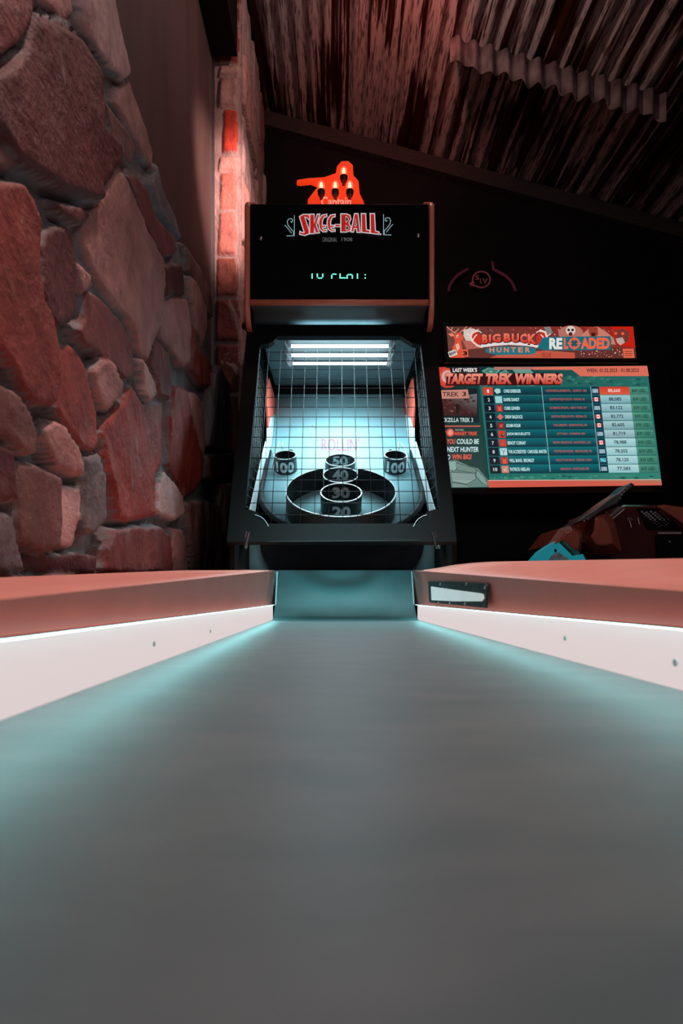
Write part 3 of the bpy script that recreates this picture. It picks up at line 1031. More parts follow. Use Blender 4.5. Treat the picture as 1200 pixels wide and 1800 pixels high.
def ring(name, u, y, h, r, digits, inner, gw_, gh0, gh1, hole=True, rad=0.004):
    """hoop standing on the board; digits printed on its far inner or near outer wall"""
    x = (u - CU) / F * (y - sn * h)
    c = Vector((x, y, ZE + bz(y)))
    cl = clip40 if name == 'large_ring' else (lambda g: g)
    o = cl(G().lathe(c, N, [(r, -0.004), (r, h), (r - rad, h), (r - rad, -0.004)], 144, e1=(1, 0, 0))).obj(name, M['ring'], mach, smooth=True, angle=40)
    e = cl(G().lathe(c, N, [(r + 0.0008, h - 0.001), (r + 0.0008, h + 0.002), (r - rad - 0.0008, h + 0.002), (r - rad - 0.0008, h - 0.001)], 144, e1=(1, 0, 0))).obj('rim_strip', M['ring_edge'], None, smooth=True, angle=40)
    e.parent = o; e.matrix_parent_inverse = o.matrix_parent_inverse.copy() @ Matrix.Identity(4)
    e.matrix_parent_inverse = Matrix.Identity(4)
    fix.append((e, o))
    if hole:
        d_ = G().lathe(c + N * 0.002, N, [(0.0, 0), (r - rad, 0), (r - rad, 0.001), (0, 0.001)], 48, e1=(1, 0, 0)).obj('hole', M['black'], None)
        fix.append((d_, o))
    vs2, fs2 = text_geo(digits, 0.045, 0.0, 14)
    rr = r - rad - 0.0015 if inner else r + 0.0015
    dirn = T if inner else -T
    vv = []
    for tx, ty in vs2:
        ph = (tx - 0.5) * gw_ / rr
        hh = gh0 + (gh1 - gh0) * ty
        vv.append(c + Vector((1, 0, 0)) * math.sin(ph) * rr + dirn * math.cos(ph) * rr + N * hh)
    t_ = obj('score_number', vv, fs2, M['numeral'], None)
    fix.append((t_, o))
    return o


fix = []
ring('large_ring', 599, 2.445, 0.104, 0.231, '10', False, 0.068, 0.02, 0.078, hole=False)
ring('score_ring', 599.5, 2.466, 0.080, 0.0883, '30', True, 0.080, 0.012, 0.066)
ring('score_ring', 598.5, 2.639, 0.060, 0.082, '40', True, 0.078, -0.0, 0.052)
ring('score_ring', 598, 2.771, 0.060, 0.0738, '50', True, 0.080, 0.004, 0.052)
for u in (501, 695):
    ring('score_cup', u, 2.782, 0.080, 0.0547, '100', False, 0.096, 0.012, 0.066)
# 20 on the near wall of the thirty ring
vs2, fs2 = text_geo('20', 0.045, 0.0, 14)
c = Vector(((599.5 - CU) / F * 2.418, 2.466, ZE + bz(2.466)))
vv = [c + Vector((1, 0, 0)) * math.sin((tx - .5) * .078 / .09) * .09 - T * math.cos((tx - .5) * .078 / .09) * .09 + N * (0.008 + 0.052 * ty) for tx, ty in vs2]
o = obj('score_number', vv, fs2, M['numeral'], mach)

# faded motto on the back of the board
M['motto'] = mat('faded_red_print', (0.36, 0.16, 0.20), 0.5, noise=0.15, scale=60)


def bend_board(u, v):
    """point on the curved board seen at pixel"""
    k = (CV - v) / F
    for (y0, z0), (y1, z1) in zip(prof[:-1], prof[1:]):
        f0 = z0 - k * y0; f1 = z1 - k * y1
        if f0 <= 0 <= f1:
            t = -f0 / (f1 - f0)
            y = y0 + (y1 - y0) * t - 0.009
            return Vector(((u - CU) / F * y, y, ZE + k * y))
    return None


vs2, fs2 = text_geo("ROLLIN'", 0.01, 0.0, 4)
obj('motto_lettering', [bend_board(565 + 66 * x, 793 - 23 * y) for x, y in vs2], fs2, M['motto'], mach)
M['motto2'] = mat('pale_pink_print', (0.52, 0.52, 0.56), 0.5, noise=0.1, scale=60)
g2 = G()
for sx in (-1, 1):
    pts = []
    for k in range(14):
        a = k / 13 * 4.4
        pts.append(bend_board(598 + sx * (50 - 6 * math.cos(a) * (1 - k / 20)), 754 - 7 * math.sin(a)))
    G().tube(pts, 0.0022, 6).obj('board_scroll', M['motto2'], mach)
G().tube([bend_board(598, 738), bend_board(598, 766)], 0.002, 6).obj('board_stripe', M['motto2'], mach)

# ---- hood with three tubes
vs = [(CX - 0.37, 2.585, ZE + 1.262), (CX + 0.37, 2.585, ZE + 1.262), (CX + 0.37, 2.9, ZE + 1.205), (CX - 0.37, 2.9, ZE + 1.205), (CX - 0.37, 3.26, ZE + 1.215), (CX + 0.37, 3.26, ZE + 1.215)]
g2 = G().add([Vector(v) for v in vs] + [Vector(v) + Vector((0, 0, 0.012)) for v in vs],
             [(0, 1, 2, 3), (3, 2, 5, 4), (6, 9, 8, 7), (9, 10, 11, 8), (0, 6, 7, 1), (4, 5, 11, 10), (0, 3, 9, 6), (3, 4, 10, 9), (1, 7, 8, 2), (2, 8, 11, 5)])
hood = g2.obj('lamp_hood', M['hood'], mach)
for (v, Yt, xa, xb) in ((608.5, 2.74, 512, 682), (624.5, 2.80, 512.5, 681), (639, 2.86, 514, 678.5)):
    a, b = P(xa, v, Yt), P(xb, v, Yt)
    t_ = G().tube([a, b], 0.0068, 14).obj('light_tube', M['tube'], mach, smooth=True)
    for q, sgn in ((a, -1), (b, 1)):
        gc = G()
        gc.tube([q, q + Vector((sgn * 0.022, 0, 0))], 0.010, 12)
        gc.box(q + Vector((sgn * 0.012 - 0.006, -0.012, -0.012)), q + Vector((sgn * 0.012 + 0.006, 0.012, 0.035)))
        gc.tube([q + Vector((sgn * 0.028, 0, 0.03)), q + Vector((sgn * 0.028, -0.03, 0.0)), q + Vector((sgn * 0.02, -0.02, -0.012))], 0.004, 8)
        gc.obj('tube_clip', M['clip'], mach)

# unseen glow added on top of the cage frame to light the marquee underside
M['led'] = mat('led_strip', (0.5, 0.7, 0.75), 0.4, noise=0.02, emit=(0.45, 0.85, 1.0), strength=40.0)
G().box((CX - 0.20, 2.562, ZE + 1.186), (CX + 0.20, 2.572, ZE + 1.190)).obj('led_strip', M['led'], mach)

# ---- ball trough behind the ramp
G().add([(CX - 0.40, 2.44, ZE + 0.0), (CX + 0.40, 2.44, ZE + 0.0), (CX + 0.40, 2.46, ZE + 0.245), (CX - 0.40, 2.46, ZE + 0.245),
         (CX - 0.40, 2.46, ZE + 0.0), (CX + 0.40, 2.46, ZE + 0.0), (CX + 0.40, 2.48, ZE + 0.245), (CX - 0.40, 2.48, ZE + 0.245)],
        [(0, 1, 2, 3), (4, 7, 6, 5), (0, 4, 5, 1), (1, 5, 6, 2), (2, 6, 7, 3), (3, 7, 4, 0)]).obj('trough_back', M['board'], mach)
g2 = G()
pts = []
for k in range(33):
    a = math.pi * k / 32
    pts.append(Vector((CX + 0.350 * math.cos(a), 2.425, ZE + 0.245 - 0.225 * math.sin(a) ** 0.9)))
g2.prism(pts, (0, 0.012, 0))
g2.obj('trough_opening', M['rubber'], mach)

# ---- marquee head
MX0, MX1 = P(439, 0, 2.45).x, P(753, 0, 2.45).x
zt, zb_ = ZE + 0.690 * 2.45, ZE + 0.514 * 2.45
G().prism([(MX0, 2.452, zt), (MX0, 2.452, zb_ + 0.01), (MX0, 3.30, zb_ + 0.012), (MX0, 3.30, zt)], (MX1 - MX0, 0, 0)).obj('marquee_box', M['black'], mach)
o = G().box((MX0 + 0.002, 2.438, zb_ + 0.004), (MX1 - 0.002, 2.452, zt - 0.002)).obj('marquee_glass', M['black_gloss'], mach, bevel=0.012, seg=4)
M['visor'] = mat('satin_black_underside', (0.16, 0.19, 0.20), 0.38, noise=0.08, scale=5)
# concave underside catching the light
vs = []; fs = []
up = [(538, 2.455), (548, 2.50), (556, 2.535), (565, 2.56), (573, 2.575), (581, 2.58)]
for v, y in up:
    a = P(0, v, y).z
    vs += [(MX0 + 0.004, y, a), (MX1 - 0.004, y, a), (MX0 + 0.004, y + 0.01, a + 0.012), (MX1 - 0.004, y + 0.01, a + 0.012)]
for i in range(len(up) - 1):
    a = 4 * i; b = a + 4
    fs += [(a, a + 1, b + 1, b), (a + 2, b + 2, b + 3, a + 3), (a, b, b + 2, a + 2), (a + 1, a + 3, b + 3, b + 1)]
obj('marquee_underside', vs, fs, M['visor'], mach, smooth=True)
G().tube([P(440, 532, 2.442), P(752, 532, 2.442)], 0.0125, 12).obj('marquee_trim', M['wood_trim'], mach, smooth=True)
for s, u in ((-1, 435), (1, 758)):
    x = P(u, 0, 2.45).x
    path = [(2.60, 357), (2.475, 357), (2.447, 359), (2.44, 366), (2.44, 450), (2.44, 540), (2.447, 553), (2.465, 566), (2.49, 577), (2.52, 583)]
    pts = [Vector((x, y, P(0, v, y).z)) for y, v in path]
    # side panel
    G().prism([Vector((x - 0.009, p.y + 0.004, p.z)) for p in pts] + [Vector((x - 0.009, 3.30, ZE + 1.20)), Vector((x - 0.009, 3.30, zt))], (0.018, 0, 0)).obj('marquee_side', M['black'], mach)
    g2 = G()
    hw = 0.0115
    n = len(pts)
    vv = []; ff = []
    for i, p in enumerate(pts):
        t = (pts[min(i + 1, n - 1)] - pts[max(i - 1, 0)]).normalized()
        nn = Vector((1, 0, 0)).cross(t).normalized()
        if nn.y > 0 and abs(nn.y) > 0.5: nn = -nn
        if abs(nn.y) <= 0.5 and nn.z < 0 and i < 3: nn = -nn
        vv += [p + Vector((-hw, 0, 0)), p + Vector((-hw * .6, 0, 0)) + Vector((0, -0.006, 0)), p + Vector((hw * .6, 0, 0)) + Vector((0, -0.006, 0)), p + Vector((hw, 0, 0)), p + Vector((hw, 0.012, 0)), p + Vector((-hw, 0.012, 0))]
    for i in range(n - 1):
        for k in range(6):
            k2 = (k + 1) % 6
            ff.append((6 * i + k, 6 * i + k2, 6 * (i + 1) + k2, 6 * (i + 1) + k))
    ff += [[0, 1, 2, 3, 4, 5], [6 * (n - 1) + k for k in range(6)][::-1]]
    obj('side_trim', vv, ff, M['wood_trim'], mach, smooth=True, angle=50)

# lettering on the marquee
cv = Canvas((0, 2.4375, ZE), (0, -1, 0), 0.00025)
Q = lambda pts: [(500 + x / 6, 360 + y / 6) for x, y in pts]
WH, RED, BK = (225, 225, 228), (196, 32, 26), (8, 8, 10)
letters = [
    [(155, 124), (195, 100), (245, 100), (266, 112), (262, 165), (238, 138), (214, 130), (262, 278), (256, 308), (212, 324), (158, 312), (162, 278), (186, 292), (206, 290)],
    [(264, 98), (312, 98), (312, 190), (343, 98), (372, 98), (335, 215), (368, 296), (330, 300), (312, 240), (314, 303), (264, 306)],
    [(445, 98), (445, 126), (418, 130), (400, 165), (396, 215), (434, 215), (434, 240), (398, 240), (410, 262), (445, 258), (445, 284), (405, 285), (372, 260), (358, 200), (365, 150), (395, 108)],
    [(533, 98), (533, 126), (506, 130), (488, 165), (484, 215), (522, 215), (522, 240), (486, 240), (498, 262), (533, 258), (533, 280), (493, 283), (460, 258), (446, 200), (453, 150), (483, 108)],
    [(592, 95), (650, 95), (690, 110), (700, 150), (678, 195), (702, 235), (690, 275), (650, 288), (592, 288)],
    [(738, 92), (775, 92), (798, 292), (762, 290), (758, 250), (735, 250), (728, 288), (698, 285)],
    [(808, 92), (855, 92), (862, 262), (902, 270), (897, 300), (812, 290)],
    [(902, 92), (948, 92), (958, 275), (998, 288), (992, 312), (905, 300)],
]
for L in letters: cv.poly(Q(L), RED)
for h in ([(646, 122), (668, 135), (672, 160), (646, 188)], [(646, 215), (674, 235), (668, 262), (646, 266)], [(748, 145), (757, 222), (737, 222)]):
    cv.poly(Q(h), BK); cv.stroke(Q(h), 1.0, WH, True)
for L in letters: cv.stroke(Q(L), 1.75, WH, True)
cv.poly(Q([(533, 206), (588, 206), (588, 232), (533, 232)]), RED); cv.stroke(Q([(533, 206), (588, 206), (588, 232), (533, 232)]), 1.4, WH, True)
cv.ellipse(500 + 1012 / 6, 360 + 311 / 6, 1.6, 1.6, WH, 12)
SW = (170, 205, 212)
curl = [(64, 172), (72, 184), (84, 176), (84, 156), (66, 145), (42, 150), (28, 175), (34, 210), (62, 248), (96, 285), (94, 326), (20, 328)]
for f_, dy in ((lambda x: x, 0), (lambda x: 1146 - x, -10)):
    cv.stroke(Q([(f_(103), 110 + dy), (f_(103), 330 + dy)]), 1.1, SW)
    cv.stroke(Q([(f_(x), y + dy) for x, y in curl]), 1.2, SW)
    cv.stroke(Q([(f_(4), 215 + dy), (f_(32), 245 + dy), (f_(74), 300 + dy)]), 1.1, SW)
cv.text('ORIGINAL', box_text(566.5, 417.5, 592.5, 425), (110, 110, 114), 0.0)
cv.text('1908', box_text(600, 417.5, 619, 424), (110, 110, 114), 0.0)
o = cv.obj('marquee_lettering', colmat('marquee_print', 0.5, 0.55, 1.0), mach)
# dot display
cv = Canvas((0, 2.437, ZE), (0, -1, 0), 0.0001)
dots = []
row = lambda xs, y: [(x, y) for x in xs]
col_ = lambda x, ys_: [(x, y) for y in ys_]
dots += col_(290, (731, 745, 759, 773)) + col_(345, (731, 745, 759)) + col_(402, (731, 745, 759)) + row((358, 373, 388), 773)
dots += col_(497, (745, 759, 773)) + row((510, 525, 540), 731) + col_(585, (731, 745, 759)) + row((585, 600, 615, 630, 642), 771)
dots += col_(660, (745, 759, 773)) + col_(714, (745, 759, 773)) + row((672, 687, 702), 736) + col_(768, (731, 745, 759, 773)) + col_(850, (738, 772))
for x, y in dots:
    u, v = 500 + x / 6, 360 + y / 6
    cv.poly([(u - 1.15, v - 1.05), (u + 1.15, v - 1.05), (u + 1.15, v + 1.05), (u - 1.15, v + 1.05)], (120, 255, 225), up=False)
cv.obj('score_display', colmat('display_dots', 0.5, 1.3, 0.0), mach)
for u, v in ((458, 420), (735, 415)):
    q = P(u, v, 2.4385)
    G().lathe(q, (0, -1, 0), [(0, 0), (0.009, 0), (0.008, 0.004), (0.004, 0.007), (0, 0.007)], 16, closed=False).obj('marquee_bolt', M['steel'], mach, smooth=True)

# finish sub-part parenting
for ch, pa in fix:
    ch.parent = pa
    ch.matrix_parent_inverse = Matrix.Translation(mach.location)
    ch.matrix_parent_inverse = (Matrix.Translation(Vector((0, 0, 0))))
bpy.context.view_layer.update()

# ------------------------------------------------------------------ orange bulb sign on top of the machine
sign = empty('bulb_sign', (P(585, 0, 2.62).x, 2.62, zt), 'glowing orange plaque with four filament bulbs standing on top of the black machine', 'sign')
M['orange'] = mat('orange_acrylic', (0.70, 0.05, 0.01), 0.45, noise=0.06, scale=8, emit=(1.0, 0.045, 0.008), strength=0.72)
out = [(540, 366), (541, 350), (550, 338), (560, 326), (546, 320), (527, 322), (521, 321), (522, 316), (540, 313), (570, 311), (590, 304), (592, 292), (600, 283), (612, 283), (620, 290), (621, 308), (630, 318), (632, 340), (638, 352), (643, 366)]
Ys = 2.62
G().prism([P(u, v, Ys) for u, v in out], (0, 0.02, 0)).obj('plaque', M['orange'], sign, bevel=0.002)
M['socket'] = mat('dark_bulb_socket', (0.03, 0.012, 0.01), 0.4, noise=0.1)
M['glass_bulb'], nt, b = new_mat('amber_bulb_glass')
b.inputs['Base Color'].default_value = (1, 0.35, 0.25, 1); b.inputs['Roughness'].default_value = 0.05
b.inputs['Transmission Weight'].default_value = 0.9; b.inputs['IOR'].default_value = 1.2
nn_ = nt.nodes.new('ShaderNodeTexNoise'); nn_.inputs['Scale'].default_value = 12
rr_ = nt.nodes.new('ShaderNodeMapRange'); b.inputs['Emission Color'].default_value = (1.0, 0.16, 0.08, 1); b.inputs['Emission Strength'].default_value = 0.6
rr_.inputs[3].default_value = 0.03; rr_.inputs[4].default_value = 0.09
nt.links.new(nn_.outputs['Fac'], rr_.inputs[0]); nt.links.new(rr_.outputs[0], b.inputs['Roughness'])
M['filament'] = mat('hot_filament', (1, 0.8, 0.7), 0.5, noise=0.02, emit=(1.0, 0.55, 0.42), strength=3.0)
for (u, v) in ((604, 305), (564.5, 330), (589, 330), (614.5, 330)):
    c = P(u, v, Ys - 0.03)
    bo = G().lathe(c + Vector((0, 0, -0.012)), (0, 0, 1), [(0.0, -0.008), (0.007, -0.006), (0.012, 0.004), (0.0165, 0.018), (0.015, 0.030), (0.009, 0.039), (0.0, 0.042)], 20, closed=False).obj('bulb', M['glass_bulb'], sign, smooth=True)
    f_ = G().tube([c + Vector((0, 0, -0.008)), c + Vector((0, 0, 0.006)), c + Vector((0, 0, 0.02))], [0.004, 0.0065, 0.004], 8).obj('filament', M['filament'], None, smooth=True)
    f_.parent = bo
    sck = G().lathe(c + Vector((0, 0, -0.036)), (0, 0, 1), [(0.0, 0), (0.014, 0), (0.018, 0.012), (0.018, 0.022), (0.012, 0.026), (0, 0.026)], 20, closed=False)
    sck.tube([c + Vector((0, 0, -0.028)), c + Vector((0, 0.03, -0.028))], 0.008, 8)
    sck.obj('socket', M['socket'], sign, smooth=True, angle=40)
cv = Canvas((0, Ys - 0.001, ZE), (0, -1, 0), 0.0003)
cv.text('Captain', ((564.5, 345.5), (617, 345.5), (617, 368), (564.5, 368)), (255, 160, 140), 0.02)
cv.obj('sign_lettering', colmat('pale_sign_print', 0.5, 0.8, 1.0), sign)

# ------------------------------------------------------------------ HUNTING ARCADE (header sign + big screen)
hunt = empty('hunting_arcade_game', (1.15, 3.1, 0), 'black arcade cabinet with glowing red hunting header and wide teal leaderboard screen', 'arcade game')


def rotm(a):
    return Euler([math.radians(x) for x in a], 'XYZ').to_matrix()


Rs = rotm((-9.1, -1.4, 3.8)); cs_ = Vector((1.17, 2.82, 0.83 + ZE))
ns = Rs @ Vector((0, -1, 0))
Rh = rotm((-6.2, -1.9, 4.4)); ch_ = Vector((1.03, 2.80, 1.26 + ZE))
nh = Rh @ Vector((0, -1, 0))


def slab(cvx, quad, th, lift=-0.001):
    f = [cvx.hit(*p, lift=lift) for p in quad]
    return G().prism(f, -cvx.n * th)


scr = Canvas(cs_, ns, 0.00012)
hd = Canvas(ch_, nh, 0.00012)
slab(scr, [(745, 636), (1146, 635), (1174, 866), (774, 870)], 0.05).obj('screen_bezel', M['black'], hunt, bevel=0.004)
slab(hd, [(776, 566), (1118, 567), (1124, 637), (781, 636)], 0.02).obj('header_box', M['black'], hunt, bevel=0.003)
G().tube([hd.hit(780, 566, lift=0.003), hd.hit(786, 637, lift=0.003)], 0.0012, 6).obj('header_edge', M['steel'], hunt)
G().tube([hd.hit(1112.5, 573, lift=0.003), hd.hit(1118, 630, lift=0.003)], 0.0018, 6).obj('header_edge', M['steel'], hunt)
# cabinet body behind and below
G().add([(0.62, 2.95, 0), (1.80, 3.02, 0), (1.80, 3.02, ZE + 1.35), (0.62, 2.95, ZE + 1.35), (0.62, 3.35, 0), (1.80, 3.42, 0), (1.80, 3.42, ZE + 1.35), (0.62, 3.35, ZE + 1.35)],
        [(0, 1, 2, 3), (4, 7, 6, 5), (0, 4, 5, 1), (1, 5, 6, 2), (2, 6, 7, 3), (3, 7, 4, 0)]).obj('cabinet_body', M['black'], hunt, bevel=0.01)

# ---- header artwork
rr2 = random.Random(8)
HB = (86, 44, 42)
hd.poly([(784, 574), (1112, 574), (1117, 630), (789, 629)], [(96, 52, 48), (150, 30, 22), (120, 50, 44), (120, 66, 60)])
for k in range(150):
    u = rr2.uniform(786, 1112); v = rr2.uniform(575, 590) if k < 90 else rr2.uniform(612, 628)
    c = rr2.choice([(150, 100, 90), (60, 34, 34), (190, 140, 128), (110, 60, 54)])
    a = rr2.uniform(0.6, 1.8)
    hd.poly([(u - a, v), (u, v - a), (u + a, v), (u, v + a)], c, up=(k == 0))
hd.poly([(790, 612), (1000, 606), (1116, 614), (1117, 630), (789, 629)], (96, 46, 42))
hd.poly([(880, 622), (960, 616), (1010, 620), (1010, 630), (860, 629)], (190, 84, 64))
# deer at left
hd.poly([(792, 629), (795, 612), (800, 600), (797, 592), (800, 586), (806, 584), (812, 588), (815, 595), (810, 600), (812, 612), (816, 629)], (214, 78, 50))
hd.poly([(800, 606), (806, 603), (808, 612), (803, 618)], (230, 170, 150))
hd.poly([(787, 587), (795, 585), (799, 590), (793, 592)], (226, 130, 104))
hd.ellipse(804, 591, 2.2, 2.6, (235, 190, 170), 10)
hd.ellipse(804.5, 591.5, 1.0, 1.2, (40, 14, 12), 8)
for pts in ([(800, 586), (794, 582), (789, 578), (785, 574)], [(793, 581), (795, 575)], [(808, 584), (814, 580), (818, 576), (820, 574)], [(814, 580), (822, 579), (828, 575)], [(800, 584), (806, 578)]):
    hd.stroke(pts, 1.3, (228, 150, 120))
hd.poly([(815, 580), (826, 577), (834, 578), (838, 588), (834, 600), (826, 603), (818, 598), (814, 590)], (206, 190, 184))
hd.poly([(812, 598), (832, 600), (846, 612), (820, 614)], (176, 96, 84))
hd.poly([(811, 614), (822, 614), (823, 627), (812, 627)], (226, 96, 66))
hd.text('3', box_text(813, 617, 821, 625), (30, 12, 12), 0.05)
hd.text('RAW', ((788, 620), (800, 615), (803, 622), (791, 627)), (20, 12, 12), 0.03)
hd.layer -= 1
hd.poly([(787, 619), (800, 614), (804, 623), (790, 628)], (225, 220, 212))
hd.text('RAW', ((789, 620), (800, 616), (802, 621), (791, 625)), (40, 20, 20), 0.04)
# antler logo
for sx in (-1, 1):
    c = 894
    X_ = lambda d: c + sx * d
    hd.ellipse(X_(57), 596, 9, 12, (190, 44, 30), 16)
    hd.stroke([(X_(46), 610), (X_(56), 607), (X_(64), 600), (X_(67), 592), (X_(64), 584), (X_(54), 580)], 3.4, (232, 200, 190))
    hd.stroke([(X_(64), 600), (X_(60), 592), (X_(56), 588)], 1.8, (236, 214, 206))
    hd.stroke([(X_(66), 592), (X_(74), 586)], 1.6, (236, 214, 206))
    hd.stroke([(X_(60), 583), (X_(52), 582), (X_(48), 585)], 1.6, (236, 214, 206))
hd.poly([(846, 605), (870, 602), (894, 600), (920, 602), (948, 607), (951, 612), (925, 608), (894, 606), (868, 608), (844, 611)], (222, 214, 214))
for dx, dy, c in ((0.8, 1.6, (30, 16, 18)), (0, 0, None)):
    for i, (ch2, x0, x1, t0, t1) in enumerate((('B', 847, 857, 588, 604), ('I', 859, 863, 588, 602.5), ('G', 865, 880, 587, 601.5), ('B', 885, 897, 586, 601), ('U', 899, 912, 586.5, 601.5), ('C', 914, 926, 587, 602.5), ('K', 927, 943, 587, 605))):
        if c: hd.text(ch2, box_text(x0 + dx - 0.8, t0 + dy - 1.4, x1 + dx + 0.8, t1 + dy), c, 0.05)
        else: hd.text(ch2, box_text(x0, t0, x1, t1), (238, 120, 96), 0.05, col2=(214, 48, 28))
hd.poly([(853, 613), (880, 609), (925, 609), (942, 613), (942, 619), (934, 623), (870, 624), (853, 619)], (30, 112, 124))
for i, ch2 in enumerate('HUNTER'):
    hd.text(ch2, box_text(860 + i * 12.6, 610.5, 868.5 + i * 12.6, 619.5), (226, 128, 96), 0.03)
# right part
hd.poly([(955, 575), (966, 574), (972, 585), (962, 587)], (120, 124, 122))
hd.ellipse(1003, 586, 22, 14, (176, 108, 96), 18)
hd.poly([(1014, 597), (1026, 585), (1036, 576), (1050, 574), (1066, 584), (1078, 594), (1082, 606), (1060, 604), (1030, 604)], (196, 122, 104))
hd.poly([(1034, 575), (1050, 575), (1051, 588), (1046, 594), (1038, 592), (1034, 584)], (150, 60, 46))
hd.poly([(1038, 585), (1047, 585), (1045, 591), (1040, 591)], (60, 16, 14))
hd.ellipse(1002.5, 581, 8.5, 8, (214, 200, 192), 16)
hd.ellipse(999, 580, 2.4, 2.4, (30, 20, 20), 10); hd.ellipse(1006, 580, 2.4, 2.4, (30, 20, 20), 10)
hd.ellipse(1002.5, 587, 3.6, 3.6, (90, 30, 30), 10)
hd.poly([(1074, 574), (1112, 574), (1116, 612), (1086, 606), (1078, 592)], (196, 28, 14))
hd.poly([(1078, 580), (1096, 578), (1106, 584), (1104, 600), (1092, 606), (1082, 598)], (110, 54, 48))
hd.ellipse(1082, 586, 2.6, 2.6, (255, 80, 40), 10); hd.ellipse(1094, 586.5, 2.8, 2.6, (255, 90, 50), 10)
hd.poly([(1082, 595), (1094, 593), (1098, 602), (1090, 607), (1084, 602)], (190, 160, 150))
for k in range(60):
    u = rr2.uniform(1020, 1114); v = rr2.uniform(614, 628); a = rr2.uniform(0.4, 1.3)
    hd.poly([(u - a, v), (u, v - a), (u + a, v), (u, v + a)], rr2.choice([(240, 150, 120), (220, 70, 44), (250, 200, 180)]), up=(k == 0))
hd.poly([(952, 594), (966, 592), (1072, 591), (1074, 598), (1073, 615), (958, 616), (944, 612)], (24, 104, 118))
hd.text('RE', box_text(965, 594, 988, 614), (226, 220, 214), 0.05)
hd.text('L', box_text(990.5, 594, 998, 613.5), (232, 96, 66), 0.06)
n = 28
hd.poly([(1009 + 10 * math.cos(2 * math.pi * k / n), 603.5 + 10 * math.sin(2 * math.pi * k / n)) for k in range(n)], (232, 96, 66))
hd.ellipse(1009, 603.5, 6.6, 6.6, (24, 84, 96), 24)
for a in range(4):
    dx, dy = ((1, 0), (0, 1), (-1, 0), (0, -1))[a]
    hd.stroke([(1009 + dx * 4, 603.5 + dy * 4), (1009 + dx * 12, 603.5 + dy * 12)], 2.0, (232, 96, 66))
hd.text('ADED', box_text(1020.5, 593.5, 1071, 613.5), (234, 98, 66), 0.05)
hd.text('DELUXE', box_text(952, 620, 968, 628), (150, 50, 40), 0.02)
hd.poly([(1094, 613), (1113, 613), (1115, 629), (1096, 629)], (222, 100, 72))
for t in (618, 621.5, 625):
    hd.stroke([(1097.5, t), (1111, t)], 1.0, (70, 22, 18))
hd.obj('header_artwork', colmat('lit_header_print', 0.5, 1.0, 0.0), hunt)

# ---- screen artwork
def persp(q):
    (x0, y0), (x1, y1), (x2, y2), (x3, y3) = q
    A_, b_ = [], []
    for (s, t), (x, y) in zip(((0, 0), (1, 0), (1, 1), (0, 1)), q):
        A_.append([s, t, 1, 0, 0, 0, -x * s, -x * t]); b_.append(x)
        A_.append([0, 0, 0, s, t, 1, -y * s, -y * t]); b_.append(y)
    h = np.linalg.solve(np.array(A_, float), np.array(b_, float))
    return lambda s, t: ((h[0] * s + h[1] * t + h[2]) / (h[6] * s + h[7] * t + 1), (h[3] * s + h[4] * t + h[5]) / (h[6] * s + h[7] * t + 1))


FQ = [(765, 645), (1137, 643), (1163, 853), (793, 858)]
HF = persp(FQ)
TBL = persp([(848, 680), (1138, 679), (1157, 831), (862, 833)])
scr.poly(FQ, [(14, 34, 38), (30, 96, 92), (34, 112, 100), (16, 44, 44)])
scr.poly([(840, 664), (1139, 662), (1161, 846), (862, 850)], [(24, 84, 82), (40, 104, 96), (52, 128, 112), (34, 110, 100)])
for k in range(70):
    u = rr2.uniform(995, 1135); v = rr2.uniform(662, 678); a = rr2.uniform(2, 7)
    scr.poly([(u - a, v), (u, v - a * .4), (u + a, v), (u, v + a * .4)], rr2.choice([(44, 100, 92), (58, 120, 108), (30, 78, 76)]), up=(k == 0))
for k in range(40):
    u = rr2.uniform(868, 1150); v = rr2.uniform(836, 842); a = rr2.uniform(2, 7)
    scr.poly([(u - a, v), (u, v - a * .4), (u + a, v), (u, v + a * .4)], rr2.choice([(44, 120, 104), (70, 140, 120), (30, 90, 86)]), up=(k == 0))
# money behind the title
for q in ([(846, 652), (858, 641.5), (880, 650), (866, 664)], [(876, 656), (888, 650), (900, 660), (884, 670)], [(898, 648), (906, 642.5), (928, 643), (938, 656), (912, 662)], [(836, 674), (850, 668), (862, 676), (848, 681)], [(900, 674), (925, 669), (940, 678), (915, 681)]):
    q = [(a, max(b, 646)) for a, b in q]
    scr.poly(q, (100, 150, 138))
    cxm = sum(p[0] for p in q) / 4; cym = sum(p[1] for p in q) / 4
    scr.poly([(cxm + (a - cxm) * .7, cym + (b - cym) * .7) for a, b in q], (64, 118, 106))
    scr.ellipse(cxm, cym, 3, 2.2, (120, 165, 150), 10)
# salmon banner top right
SAL = (214, 108, 88)
scr.poly([(938, 645), (1137, 643), (1140, 661), (1020, 661.5), (1005, 650), (938, 650)], SAL)
scr.poly([(868, 645), (938, 645), (938, 649.5), (868, 650)], (176, 112, 104))
scr.text('WEEK: 01.02.2023 - 01.08.2023', ((1030, 648), (1122, 647.5), (1122.5, 654), (1030.5, 654.5)), (52, 30, 34), 0.015)
